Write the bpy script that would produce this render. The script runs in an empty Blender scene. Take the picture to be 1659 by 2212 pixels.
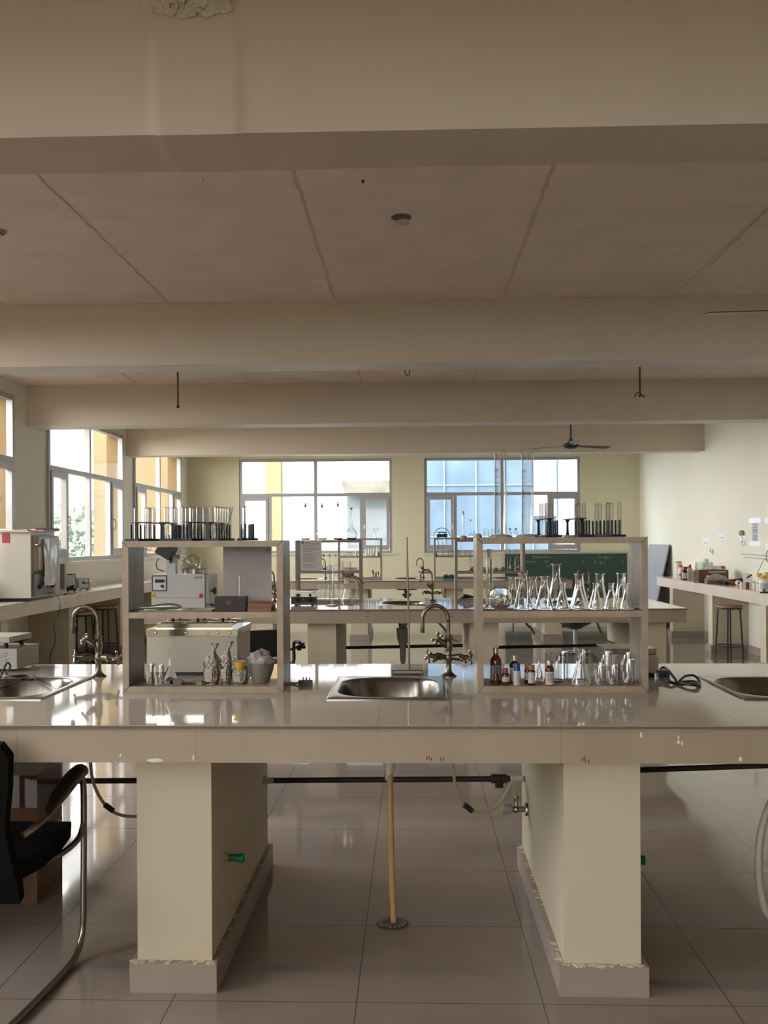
import bpy, bmesh, math, random
from mathutils import Vector, Matrix, noise
PI = math.pi
random.seed(7)
sc = bpy.context.scene
COL = sc.collection

# ------------------------------------------------------------------ camera
F_PX, CX, CY, IW, IH = 2000.0, 829.5, 1168.3, 1659, 2212
YAW, ROLL = math.atan(62.5/2000), -0.0055
CAM = Vector((0, 0, 1.49))
cam = bpy.data.cameras.new('camera')
cam.lens = F_PX/IH*36.0
cam.sensor_width = 36.0
cam.shift_y = (CY-IH/2)/IH
cam.clip_start = 0.05
cam.clip_end = 300
camo = bpy.data.objects.new('camera', cam)
COL.objects.link(camo)
RM = (Matrix.Rotation(YAW, 4, 'Z') @ Matrix.Rotation(PI/2, 4, 'X') @ Matrix.Rotation(ROLL, 4, 'Z'))
camo.matrix_world = Matrix.Translation(CAM) @ RM
sc.camera = camo
R3 = RM.to_3x3()

# ------------------------------------------------------------------ exposure and render switches
sc.view_settings.view_transform = 'Standard'
sc.view_settings.look = 'None'
sc.view_settings.exposure = 1.15
sc.view_settings.gamma = 1.0
sc.view_settings.use_curve_mapping = False
cy = sc.cycles
cy.use_denoising = True
cy.max_bounces = 14
cy.diffuse_bounces = 5
cy.glossy_bounces = 5
cy.transmission_bounces = 12
cy.transparent_max_bounces = 24
cy.sample_clamp_indirect = 8
cy.caustics_reflective = False
cy.caustics_refractive = True
cy.blur_glossy = 0.6

# ------------------------------------------------------------------ world: bright overcast sky, brighter behind the camera and to the left
w = bpy.data.worlds.new('sky')
sc.world = w
w.use_nodes = True
nt = w.node_tree
nt.nodes.clear()
wo = nt.nodes.new('ShaderNodeOutputWorld')
bg = nt.nodes.new('ShaderNodeBackground')
tc = nt.nodes.new('ShaderNodeTexCoord')
dot = nt.nodes.new('ShaderNodeVectorMath'); dot.operation = 'DOT_PRODUCT'
dot.inputs[1].default_value = Vector((-0.95, 0.05, 0.30)).normalized()
nt.links.new(tc.outputs['Generated'], dot.inputs[0])
rmp = nt.nodes.new('ShaderNodeMapRange')
rmp.inputs['From Min'].default_value = 0.1
rmp.inputs['From Max'].default_value = 1.0
rmp.inputs['To Min'].default_value = 2.6
rmp.inputs['To Max'].default_value = 13.0
nt.links.new(dot.outputs['Value'], rmp.inputs['Value'])
bg.inputs['Color'].default_value = (1.0, 0.97, 0.94, 1)
nt.links.new(rmp.outputs['Result'], bg.inputs['Strength'])
nt.links.new(bg.outputs['Background'], wo.inputs['Surface'])

# ------------------------------------------------------------------ projection helpers (a pixel of the photograph to a place in the room)
def ray(px, py):
    return R3 @ Vector(((px-CX)/F_PX, -(py-CY)/F_PX, -1.0))
def at(px, py, Y):
    d = ray(px, py); t = Y/d.y
    return CAM + d*t
def atz(px, py, Z):
    d = ray(px, py); t = (Z-CAM.z)/d.z
    return CAM + d*t
def atx(px, py, X):
    d = ray(px, py); t = X/d.x
    return CAM + d*t
def X(px, Y, py=1168):
    return at(px, py, Y).x
def Z(py, Y, px=829):
    return at(px, py, Y).z

# ------------------------------------------------------------------ materials
MATS = {}
def mat(name, col, rough=0.6, metal=0.0, spec=0.5, noise_amt=0.0, noise_scale=8.0, bump=0.0, bump_scale=40.0, trans=0.0, ior=1.45, alpha=1.0, coat=0.0, col2=None, emis=None, stretch=None):
    if name in MATS: return MATS[name]
    m = bpy.data.materials.new(name); m.use_nodes = True
    n = m.node_tree; b = n.nodes['Principled BSDF']
    b.inputs['Base Color'].default_value = (*col, 1)
    b.inputs['Roughness'].default_value = rough
    b.inputs['Metallic'].default_value = metal
    b.inputs['Specular IOR Level'].default_value = spec
    b.inputs['Transmission Weight'].default_value = trans
    b.inputs['IOR'].default_value = ior
    b.inputs['Alpha'].default_value = alpha
    b.inputs['Coat Weight'].default_value = coat
    if emis:
        b.inputs['Emission Color'].default_value = (*emis[0], 1); b.inputs['Emission Strength'].default_value = emis[1]
    if noise_amt or bump:
        t = n.nodes.new('ShaderNodeTexCoord')
        src = t.outputs['Object']
        if stretch:
            mp = n.nodes.new('ShaderNodeMapping'); mp.inputs['Scale'].default_value = stretch
            n.links.new(src, mp.inputs['Vector']); src = mp.outputs['Vector']
    if noise_amt:
        k = n.nodes.new('ShaderNodeTexNoise'); k.inputs['Scale'].default_value = noise_scale
        k.inputs['Detail'].default_value = 5
        n.links.new(src, k.inputs['Vector'])
        mx = n.nodes.new('ShaderNodeMix'); mx.data_type = 'RGBA'
        c2 = col2 or tuple(max(0, c*(1-noise_amt)) for c in col)
        mx.inputs['A'].default_value = (*col, 1); mx.inputs['B'].default_value = (*c2, 1)
        r = n.nodes.new('ShaderNodeMapRange'); r.inputs['From Min'].default_value = 0.35; r.inputs['From Max'].default_value = 0.7
        n.links.new(k.outputs['Fac'], r.inputs['Value'])
        n.links.new(r.outputs['Result'], mx.inputs['Factor'])
        n.links.new(mx.outputs['Result'], b.inputs['Base Color'])
    if bump:
        k2 = n.nodes.new('ShaderNodeTexNoise'); k2.inputs['Scale'].default_value = bump_scale; k2.inputs['Detail'].default_value = 4
        n.links.new(src, k2.inputs['Vector'])
        bp = n.nodes.new('ShaderNodeBump'); bp.inputs['Strength'].default_value = bump; bp.inputs['Distance'].default_value = 0.01
        n.links.new(k2.outputs['Fac'], bp.inputs['Height']); n.links.new(bp.outputs['Normal'], b.inputs['Normal'])
    MATS[name] = m
    return m

def grid_mat(name, col, line, rough, pitch, off, width, axes=(0, 1), spec=0.5, var=0.04, bump=0.0, wob=0.0):
    """tiles or boards with thin joints on a regular world grid"""
    m = bpy.data.materials.new(name); m.use_nodes = True
    n = m.node_tree; b = n.nodes['Principled BSDF']
    b.inputs['Roughness'].default_value = rough; b.inputs['Specular IOR Level'].default_value = spec
    g = n.nodes.new('ShaderNodeNewGeometry'); s = n.nodes.new('ShaderNodeSeparateXYZ')
    vec = g.outputs['Position']
    nz = n.nodes.new('ShaderNodeTexNoise'); nz.inputs['Scale'].default_value = 3.0; nz.inputs['Detail'].default_value = 6
    n.links.new(vec, nz.inputs['Vector'])
    if wob:
        ad = n.nodes.new('ShaderNodeMix'); ad.data_type = 'RGBA'; ad.blend_type = 'LINEAR_LIGHT'
        ad.inputs['Factor'].default_value = wob
        n.links.new(vec, ad.inputs['A']); n.links.new(nz.outputs['Color'], ad.inputs['B']); vec = ad.outputs['Result']
    n.links.new(vec, s.inputs[0])
    def line_mask(axis, p, o, wd):
        def mth(op, a, bb=None):
            q = n.nodes.new('ShaderNodeMath'); q.operation = op
            for i, v in enumerate((a, bb)):
                if v is None: continue
                if isinstance(v, (int, float)): q.inputs[i].default_value = v
                else: n.links.new(v, q.inputs[i])
            return q.outputs[0]
        v = mth('SUBTRACT', s.outputs[axis], o)
        v = mth('DIVIDE', v, p); v = mth('ADD', v, 0.5); v = mth('FRACT', v); v = mth('SUBTRACT', v, 0.5); v = mth('ABSOLUTE', v)
        v = mth('MULTIPLY', v, p)
        return mth('LESS_THAN', v, wd/2)
    masks = [line_mask(a, pitch[i], off[i], width[i] if isinstance(width, tuple) else width) for i, a in enumerate(axes)]
    fac = masks[0]
    if len(masks) > 1:
        q = n.nodes.new('ShaderNodeMath'); q.operation = 'MAXIMUM'
        n.links.new(masks[0], q.inputs[0]); n.links.new(masks[1], q.inputs[1]); fac = q.outputs[0]
    mv = n.nodes.new('ShaderNodeMix'); mv.data_type = 'RGBA'
    mv.inputs['A'].default_value = (*[c*(1+var) for c in col], 1); mv.inputs['B'].default_value = (*[c*(1-var) for c in col], 1)
    r = n.nodes.new('ShaderNodeMapRange'); r.inputs['From Min'].default_value = 0.35; r.inputs['From Max'].default_value = 0.65
    n.links.new(nz.outputs['Fac'], r.inputs['Value']); n.links.new(r.outputs['Result'], mv.inputs['Factor'])
    mx = n.nodes.new('ShaderNodeMix'); mx.data_type = 'RGBA'
    n.links.new(fac, mx.inputs['Factor']); n.links.new(mv.outputs['Result'], mx.inputs['A']); mx.inputs['B'].default_value = (*line, 1)
    n.links.new(mx.outputs['Result'], b.inputs['Base Color'])
    if bump:
        bp = n.nodes.new('ShaderNodeBump'); bp.inputs['Strength'].default_value = bump; bp.inputs['Distance'].default_value = 0.02
        nb = n.nodes.new('ShaderNodeTexNoise'); nb.inputs['Scale'].default_value = 1.6 if bump < 0.2 else 5; nb.inputs['Detail'].default_value = 4
        n.links.new(g.outputs['Position'], nb.inputs['Vector'])
        n.links.new(nb.outputs['Fac'], bp.inputs['Height']); n.links.new(bp.outputs['Normal'], b.inputs['Normal'])
    MATS[name] = m
    return m

def thin_glass(name, tint=(0.97, 0.98, 0.98), edge=(0.35, 0.38, 0.38), refl=1.0, dirt=0.0, power=2.5):
    """a thin clear shell: lets the light through, darker and shinier where it is seen edge-on"""
    m = bpy.data.materials.new(name); m.use_nodes = True
    n = m.node_tree; n.nodes.clear()
    o = n.nodes.new('ShaderNodeOutputMaterial')
    lw = n.nodes.new('ShaderNodeLayerWeight'); lw.inputs['Blend'].default_value = 0.5
    pw = n.nodes.new('ShaderNodeMath'); pw.operation = 'POWER'; pw.inputs[1].default_value = power
    n.links.new(lw.outputs['Facing'], pw.inputs[0])
    mc = n.nodes.new('ShaderNodeMix'); mc.data_type = 'RGBA'
    mc.inputs['A'].default_value = (*tint, 1); mc.inputs['B'].default_value = (*edge, 1)
    n.links.new(pw.outputs[0], mc.inputs['Factor'])
    tr = n.nodes.new('ShaderNodeBsdfTransparent'); n.links.new(mc.outputs['Result'], tr.inputs['Color'])
    gl = n.nodes.new('ShaderNodeBsdfGlossy'); gl.inputs['Roughness'].default_value = 0.03
    p5 = n.nodes.new('ShaderNodeMath'); p5.operation = 'POWER'; p5.inputs[1].default_value = 5.0
    n.links.new(lw.outputs['Facing'], p5.inputs[0])
    mr = n.nodes.new('ShaderNodeMath'); mr.operation = 'MULTIPLY_ADD'; mr.use_clamp = True
    mr.inputs[1].default_value = 0.75*refl; mr.inputs[2].default_value = 0.045*refl
    n.links.new(p5.outputs[0], mr.inputs[0])
    mx = n.nodes.new('ShaderNodeMixShader'); n.links.new(mr.outputs[0], mx.inputs['Fac'])
    n.links.new(tr.outputs[0], mx.inputs[1]); n.links.new(gl.outputs[0], mx.inputs[2])
    last = mx.outputs[0]
    if dirt:
        df = n.nodes.new('ShaderNodeBsdfDiffuse'); df.inputs['Color'].default_value = (0.7, 0.72, 0.75, 1)
        g = n.nodes.new('ShaderNodeNewGeometry')
        nz = n.nodes.new('ShaderNodeTexNoise'); nz.inputs['Scale'].default_value = 2.2; nz.inputs['Detail'].default_value = 8
        n.links.new(g.outputs['Position'], nz.inputs['Vector'])
        r = n.nodes.new('ShaderNodeMapRange'); r.inputs['From Min'].default_value = 0.4; r.inputs['From Max'].default_value = 0.75; r.inputs['To Max'].default_value = dirt
        n.links.new(nz.outputs['Fac'], r.inputs['Value'])
        m2 = n.nodes.new('ShaderNodeMixShader'); n.links.new(r.outputs['Result'], m2.inputs['Fac'])
        n.links.new(last, m2.inputs[1]); n.links.new(df.outputs[0], m2.inputs[2]); last = m2.outputs[0]
    n.links.new(last, o.inputs['Surface'])
    MATS[name] = m
    return m

CREAM = mat('cream_wall_paint', (0.68, 0.64, 0.46), 0.75, noise_amt=0.05, noise_scale=1.5, bump=0.05, bump_scale=14)
WHITEWALL = mat('pale_wall_paint', (0.68, 0.66, 0.555), 0.6, noise_amt=0.05, noise_scale=1.2, bump=0.05, bump_scale=14)
BEAM = mat('beige_beam_paint', (0.62, 0.545, 0.45), 0.8, noise_amt=0.07, noise_scale=1.1, bump=0.2, bump_scale=2.2)
CEIL = grid_mat('ceiling_plaster', (0.72, 0.62, 0.555), (0.60, 0.51, 0.45), 0.85, (1.25, 0.63), (-0.57, 5.07), (0.02, 0.008), var=0.05, bump=0.25, wob=0.01)
FLOOR = grid_mat('floor_tiles', (0.265, 0.22, 0.19), (0.10, 0.085, 0.08), 0.055, (0.6, 0.597), (-0.19, 2.985), 0.0042, var=0.03, bump=0.012, spec=0.9)
TOP = grid_mat('counter_tiles', (0.46, 0.395, 0.34), (0.18, 0.18, 0.15), 0.05, (0.585, 0.60), (-0.118, 2.965), 0.0022, var=0.03, bump=0.01, spec=0.8)
FASCIA = grid_mat('counter_edge_tiles', (0.355, 0.29, 0.215), (0.27, 0.21, 0.165), 0.45, (0.585,), (-0.118,), (0.002,), axes=(0,), var=0.05)
PILLAR = mat('cream_pillar_paint', (0.56, 0.495, 0.37), 0.7, noise_amt=0.04, noise_scale=2, bump=0.1, bump_scale=25)
PLINTH = mat('plinth_tile', (0.33, 0.27, 0.235), 0.4, noise_amt=0.08, noise_scale=4)
PUTTY = mat('rough_cream_putty', (0.60, 0.55, 0.42), 0.9, bump=0.8, bump_scale=60)
ALU = mat('window_aluminium', (0.42, 0.41, 0.41), 0.45, metal=0.3, noise_amt=0.12, noise_scale=3)
WGLASS = thin_glass('window_pane_glass', (0.93, 0.96, 0.97), (0.75, 0.78, 0.8), 1.0, dirt=0.12)
WBLUE = thin_glass('blue_film_window_glass', (0.72, 0.88, 1.0), (0.5, 0.6, 0.7), 1.0, dirt=0.10)
GLASS = mat('clear_glass', (1, 1, 1), 0.0, trans=1.0, ior=1.47)
TGLASS = thin_glass('thin_clear_glass', (0.975, 0.98, 0.98), (0.06, 0.065, 0.07), 1.5, power=2.2)
NGLASS = thin_glass('near_clear_glass', (0.985, 0.985, 0.985), (0.48, 0.47, 0.46), 2.4, power=2.2)
STEEL = mat('stainless_steel', (0.40, 0.38, 0.35), 0.2, metal=1.0, noise_amt=0.1, noise_scale=20)
CHROME = mat('worn_chrome', (0.36, 0.33, 0.29), 0.28, metal=1.0, noise_amt=0.35, noise_scale=30)
SINKM = mat('sink_bowl_steel', (0.22, 0.20, 0.18), 0.24, metal=1.0, noise_amt=0.25, noise_scale=12, stretch=(8, 8, 1))
SOFFIT = mat('window_lit_soffit', (0.72, 0.70, 0.69), 0.5, noise_amt=0.15, noise_scale=5, stretch=(.4, 4, 4))  # window light on the far soffits is put into this streaky pale colour
PINKSOFFIT = mat('pinkish_beige_soffit', (0.56, 0.47, 0.40), 0.8, noise_amt=0.08, noise_scale=1.5, bump=0.15, bump_scale=3)
BRONZE = mat('tarnished_tap_metal', (0.22, 0.20, 0.15), 0.38, metal=1.0, noise_amt=0.4, noise_scale=40)
BLACK = mat('black_plastic', (0.012, 0.012, 0.013), 0.4)
DARK = mat('dark_paint', (0.02, 0.02, 0.022), 0.5)
IRON = mat('rusty_black_iron', (0.035, 0.022, 0.018), 0.6, noise_amt=0.4, noise_scale=30)
WHITE = mat('white_plastic', (0.72, 0.71, 0.68), 0.4)
PAPER = mat('white_paper', (0.80, 0.80, 0.82), 0.8)

# ------------------------------------------------------------------ mesh helpers
class MB:
    def __init__(s): s.bm = bmesh.new()
    def box(s, x0, x1, y0, y1, z0, z1, m=None):
        vs = [(x0, y0, z0), (x1, y0, z0), (x1, y1, z0), (x0, y1, z0), (x0, y0, z1), (x1, y0, z1), (x1, y1, z1), (x0, y1, z1)]
        v = [s.bm.verts.new(m @ Vector(p) if m else p) for p in vs]
        for f in ((0, 3, 2, 1), (4, 5, 6, 7), (0, 1, 5, 4), (1, 2, 6, 5), (2, 3, 7, 6), (3, 0, 4, 7)):
            s.bm.faces.new([v[i] for i in f])
        return s
    def cbox(s, c, d, m=None):
        return s.box(c[0]-d[0]/2, c[0]+d[0]/2, c[1]-d[1]/2, c[1]+d[1]/2, c[2]-d[2]/2, c[2]+d[2]/2, m)
    def quad(s, *p):
        s.bm.faces.new([s.bm.verts.new(q) for q in p]); return s
    def prism(s, poly, a, b, axis=1):
        """extrude a 2D outline; axis is the extrusion axis"""
        def mk(u, v, t):
            return {0: (t, u, v), 1: (u, t, v), 2: (u, v, t)}[axis]
        A = [s.bm.verts.new(mk(u, v, a)) for u, v in poly]
        B = [s.bm.verts.new(mk(u, v, b)) for u, v in poly]
        n = len(poly)
        for i in range(n):
            s.bm.faces.new((A[i], A[(i+1) % n], B[(i+1) % n], B[i]))
        s.bm.faces.new(A[::-1]); s.bm.faces.new(B)
        return s
    def lathe(s, prof, c=(0, 0, 0), n=20, m=None, axis=None):
        rings = []
        q = Vector((0, 0, 1)).rotation_difference(Vector(axis).normalized()).to_matrix() if axis else None
        for r, z in prof:
            if r < 1e-6:
                p = Vector((0, 0, z))
                if q: p = q @ p
                p = p+Vector(c)
                rings.append([s.bm.verts.new(m @ p if m else p)])
            else:
                rg = []
                for i in range(n):
                    a = 2*PI*i/n
                    p = Vector((r*math.cos(a), r*math.sin(a), z))
                    if q: p = q @ p
                    p = p+Vector(c)
                    rg.append(s.bm.verts.new(m @ p if m else p))
                rings.append(rg)
        for A, B in zip(rings, rings[1:]):
            if len(A) == 1 and len(B) == 1: continue
            for i in range(n):
                j = (i+1) % n
                if len(A) == 1: s.bm.faces.new((A[0], B[j], B[i]))
                elif len(B) == 1: s.bm.faces.new((A[i], A[j], B[0]))
                else: s.bm.faces.new((A[i], A[j], B[j], B[i]))
        return s
    def cyl(s, p0, p1, r0, r1=None, n=14):
        p0, p1 = Vector(p0), Vector(p1); r1 = r0 if r1 is None else r1
        L = (p1-p0).length
        return s.lathe([(0, 0), (r0, 0), (r1, L), (0, L)], p0, n, axis=(p1-p0))
    def ball(s, c, r, n=12, sc_=(1, 1, 1)):
        k = n//2
        prof = [(r*math.sin(PI*i/k), -r*math.cos(PI*i/k)) for i in range(k+1)]
        prof[0] = (0, -r); prof[-1] = (0, r)
        M_ = Matrix.Translation(Vector(c)) @ Matrix.Diagonal((*sc_, 1))
        return s.lathe(prof, (0, 0, 0), n, m=M_)
    def tube(s, pts, r, n=10, smooth=6, closed=False):
        P = [Vector(p) for p in pts]
        if smooth and len(P) > 2:
            Q = []
            m = len(P)
            for i in range(m if closed else m-1):
                g = (lambda k: P[k % m]) if closed else (lambda k: P[max(0, min(m-1, k))])
                a, b, c, d = g(i-1), g(i), g(i+1), g(i+2)
                for t in range(smooth):
                    u = t/smooth
                    Q.append(0.5*((2*b)+(-a+c)*u+(2*a-5*b+4*c-d)*u*u+(-a+3*b-3*c+d)*u**3))
            if not closed: Q.append(P[-1])
            P = Q
        rings = []; up = Vector((0.13, 0.21, 0.97)); m = len(P)
        for i, p in enumerate(P):
            if closed: t = P[(i+1) % m]-P[i-1]
            else: t = P[min(i+1, m-1)]-P[max(i-1, 0)]
            t.normalize()
            u = up-t*up.dot(t)
            if u.length < 1e-3: u = Vector((1, 0, 0))-t*t.x
            u.normalize(); v = t.cross(u); up = u
            rr = r(i/(m-1)) if callable(r) else r
            rings.append([s.bm.verts.new(p+(u*math.cos(2*PI*k/n)+v*math.sin(2*PI*k/n))*rr) for k in range(n)])
        seq = list(zip(rings, rings[1:]))
        if closed: seq.append((rings[-1], rings[0]))
        for A, B in seq:
            for i in range(n):
                j = (i+1) % n; s.bm.faces.new((A[i], A[j], B[j], B[i]))
        if not closed:
            s.bm.faces.new(rings[0][::-1]); s.bm.faces.new(rings[-1])
        return s
    def text(s, body, size, org, ux=(1, 0, 0), uz=(0, 0, 1), depth=0.0004, align='CENTER'):
        c = bpy.data.curves.new('t', 'FONT'); c.body = body; c.size = size; c.align_x = align; c.align_y = 'CENTER'; c.extrude = depth/2; c.resolution_u = 1
        o = bpy.data.objects.new('t', c); COL.objects.link(o)
        dg = bpy.context.evaluated_depsgraph_get()
        me = bpy.data.meshes.new_from_object(o.evaluated_get(dg))
        ux, uz = Vector(ux).normalized(), Vector(uz).normalized(); un = ux.cross(uz)
        M_ = Matrix.Translation(Vector(org)) @ Matrix((ux, uz, un)).transposed().to_4x4()
        me.transform(M_); s.bm.from_mesh(me)
        bpy.data.objects.remove(o); bpy.data.curves.remove(c); bpy.data.meshes.remove(me)
        return s
    def build(s, name, material, parent=None, loc=None, bevel=0.0, smooth=True, seg=2, ang=40, fix=True, rot=None):
        if bevel:
            ed = [e for e in s.bm.edges if len(e.link_faces) == 2 and e.calc_face_angle(0) > 0.6]
            bmesh.ops.bevel(s.bm, geom=ed, offset=bevel, segments=seg, affect='EDGES', clamp_overlap=True)
        if fix: bmesh.ops.recalc_face_normals(s.bm, faces=s.bm.faces)
        me = bpy.data.meshes.new(name); s.bm.to_mesh(me); s.bm.free()
        if smooth:
            me.polygons.foreach_set('use_smooth', [True]*len(me.polygons))
            me.set_sharp_from_angle(angle=math.radians(ang))
        for m_ in (material if isinstance(material, (list, tuple)) else [material]): me.materials.append(m_)
        o = bpy.data.objects.new(name, me); COL.objects.link(o)
        if parent: o.parent = parent
        if loc is not None: o.location = loc
        if rot is not None: o.rotation_euler = rot
        return o

def tag(o, label=None, cat=None, group=None, kind=None):
    if label: o['label'] = label
    if cat: o['category'] = cat
    if group: o['group'] = group
    if kind: o['kind'] = kind
    return o
def thing(name, label, cat, loc=(0, 0, 0), rz=0.0, group=None, rot=None):
    o = bpy.data.objects.new(name, None); COL.objects.link(o)
    o.empty_display_size = 0.05
    o.location = loc; o.rotation_euler = rot or (0, 0, rz)
    return tag(o, label, cat, group)
def struct(o, label=None):
    o['kind'] = 'structure'
    if label: o['label'] = label
    return o
def kids(o):
    return [c for c in bpy.data.objects if c.parent == o]
def dup(root, loc, rz=0.0, label=None, group=None, rot=None, scale=None):
    def rec(o, par):
        c = o.copy(); COL.objects.link(c)
        if par: c.parent = par
        for ch in KIDS[o.name]: rec(ch, c)
        return c
    r = rec(root, None)
    r.location = loc; r.rotation_euler = rot or (0, 0, rz)
    if scale: r.scale = scale
    if label: r['label'] = label
    if group: r['group'] = group
    return r
KIDS = {}
def proto(root):
    """remember the tree of a thing so copies stay cheap"""
    def rec(o):
        KIDS[o.name] = kids(o)
        for c in KIDS[o.name]: rec(c)
    rec(root); return root

# ================================================================== THE SETTING
BEAM_Z, CEIL_Z = 2.82, 3.285
XW = 4.4; YB = 18.1; YN = -4.0
fl = MB(); fl.box(-XW, XW, YN, YB, -0.1, 0.0)
struct(fl.build('floor', FLOOR, smooth=False), 'glossy beige tiled floor with thin dark joints')
ce = MB(); ce.box(-XW, XW, YN, YB, CEIL_Z, CEIL_Z+0.12)
struct(ce.build('ceiling', CEIL, smooth=False), 'beige plastered ceiling with board joints')
# beams
for i, (y, wd) in enumerate(((-0.7, .3), (3.0, .3), (6.9, .3), (10.45, .32), (14.1, .34))):
    b = MB()
    nx = 480 if i == 1 else 120
    pts = []
    x0, x1 = -XW, XW
    # a beam as a strip grid so that its faces can be slightly uneven
    def P(x, yy, zz, k):
        n1 = noise.noise(Vector((x*0.9, i*7.3+k, 0)))*0.010 + noise.noise(Vector((x*5, i*3.1, k*2)))*0.0025
        if i == 1 and -0.86 < x < -0.54:
            u = min(1, (x+.86)/.035, (-.54-x)/.035); n1 -= .012*u + .006*u*noise.noise(Vector((x*30, zz*3, 4)))*(1 if zz < 3 else .3)
        return Vector((x, yy+(n1 if k in (0, 1, 2) else 0), zz+(n1*0.6 if k in (1, 2) else 0)))
    rows = []
    for j in range(nx+1):
        x = x0+(x1-x0)*j/nx
        rows.append([b.bm.verts.new(P(x, y, CEIL_Z, 0)), b.bm.verts.new(P(x, y, BEAM_Z, 1)),
                     b.bm.verts.new(P(x, y+wd, BEAM_Z, 2)), b.bm.verts.new(P(x, y+wd, CEIL_Z, 3))])
    for A, B in zip(rows, rows[1:]):
        for k in range(4):
            b.bm.faces.new((A[k], A[(k+1) % 4], B[(k+1) % 4], B[k]))
    b.bm.faces.new(rows[0]); b.bm.faces.new(rows[-1])
    b.bm.faces.ensure_lookup_table()
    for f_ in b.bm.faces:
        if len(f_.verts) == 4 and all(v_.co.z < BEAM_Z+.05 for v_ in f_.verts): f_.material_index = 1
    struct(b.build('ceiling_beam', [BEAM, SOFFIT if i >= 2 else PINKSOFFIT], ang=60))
# flaked plaster where the nearest beam meets the ceiling
b = MB()
random.seed(3)
for k in range(190):
    px_ = random.uniform(325, 515); x = X(px_, 3.0); z = Z(random.uniform(-30, 14+18*math.sin(max(0, (px_-325)/190)*PI)), 3.0)
    r = random.uniform(0.004, 0.013)
    b.ball((x, 2.985, z), r, 6, (random.uniform(0.6, 2), 0.45, random.uniform(0.6, 1.6)))
for k in range(40):
    x = X(random.uniform(0, 170), 3.0); b.ball((x, 3.0, CEIL_Z-0.012), random.uniform(0.004, 0.009), 6, (2, 0.5, 1))
tag(b.build('plaster_patch', PUTTY), kind='structure', label='flaking plaster at the top of the nearest beam')
# ragged joints under the ceiling
for nm, y, seed in (('ceiling_joint_ridge', 6.9, 1), ('ceiling_joint_ridge', 10.45, 2)):
    b = MB(); random.seed(seed)
    for k in range(170):
        x = random.uniform(-XW+.05, XW-.05)
        b.ball((x, y-0.002, CEIL_Z-0.004), random.uniform(0.003, 0.008), 6, (random.uniform(1, 4), 0.6, 0.6))
    struct(b.build(nm, BEAM))
# plaster ridges along the board joints of the near bays
for jx, ya, yb in ((-1.82, 3.35, 6.88), (-0.57, 3.35, 6.88), (0.685, 3.35, 6.3), (1.95, 4.6, 6.2), (-1.82, 7.3, 10.4), (-0.57, 7.3, 10.4), (-3.1, 7.3, 10.4)):
    b = MB(); random.seed(int(jx*10))
    pts = []
    y = ya
    while y < yb:
        pts.append((jx+random.uniform(-.012, .012), y, CEIL_Z-0.001)); y += random.uniform(.05, .14)
    b.tube(pts, lambda t: 0.004+0.005*abs(noise.noise(Vector((t*30, jx, 0)))), 6, 1)
    struct(b.build('ceiling_joint_ridge', BEAM))

# walls with window openings --------------------------------------------------
WZ0, WZ1, WZT = 1.25, 3.11, 2.40
BW = [(-3.41, -0.40), (0.226, 3.26)]
LW = [(-3.6, -0.75), (0.0, 2.85), (3.75, 6.6), (7.4, 10.05), (11.0, 13.88), (14.45, 17.37)]
T = 0.22
b = MB()
b.box(-XW, XW, YB, YB+T, 0, WZ0); b.box(-XW, XW, YB, YB+T, WZ1, CEIL_Z)
xs = [-XW]+[v for ab in BW for v in ab]+[XW]
for a, c in zip(xs[0::2], xs[1::2]): b.box(a, c, YB, YB+T, WZ0, WZ1)
struct(b.build('wall_back', CREAM, smooth=False), 'pale yellow end wall with two wide windows')
b = MB()
b.box(-XW-T, -XW, YN-T, YB+T, 0, WZ0); b.box(-XW-T, -XW, YN-T, YB+T, WZ1, CEIL_Z)
ys = [YN-T]+[v for ab in LW for v in ab]+[YB+T]
for a, c in zip(ys[0::2], ys[1::2]): b.box(-XW-T, -XW, a, c, WZ0, WZ1)
struct(b.build('wall_left', WHITEWALL, smooth=False), 'pale window wall on the left')
b = MB(); b.box(XW, XW+T, YN-T, YB+T, 0, CEIL_Z)
struct(b.build('wall_right', WHITEWALL, smooth=False), 'plain pale cream wall on the right')
b = MB()   # wall behind the camera: two broad windows
b.box(-XW, XW, YN-T, YN, 0, 1.3); b.box(-XW, XW, YN-T, YN, 2.9, CEIL_Z)
b.box(-XW, -4.2, YN-T, YN, 1.3, 2.9); b.box(-0.9, XW, YN-T, YN, 1.3, 2.9)
struct(b.build('wall_front', CREAM, smooth=False), 'cream wall behind the camera with a broad window')

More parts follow.
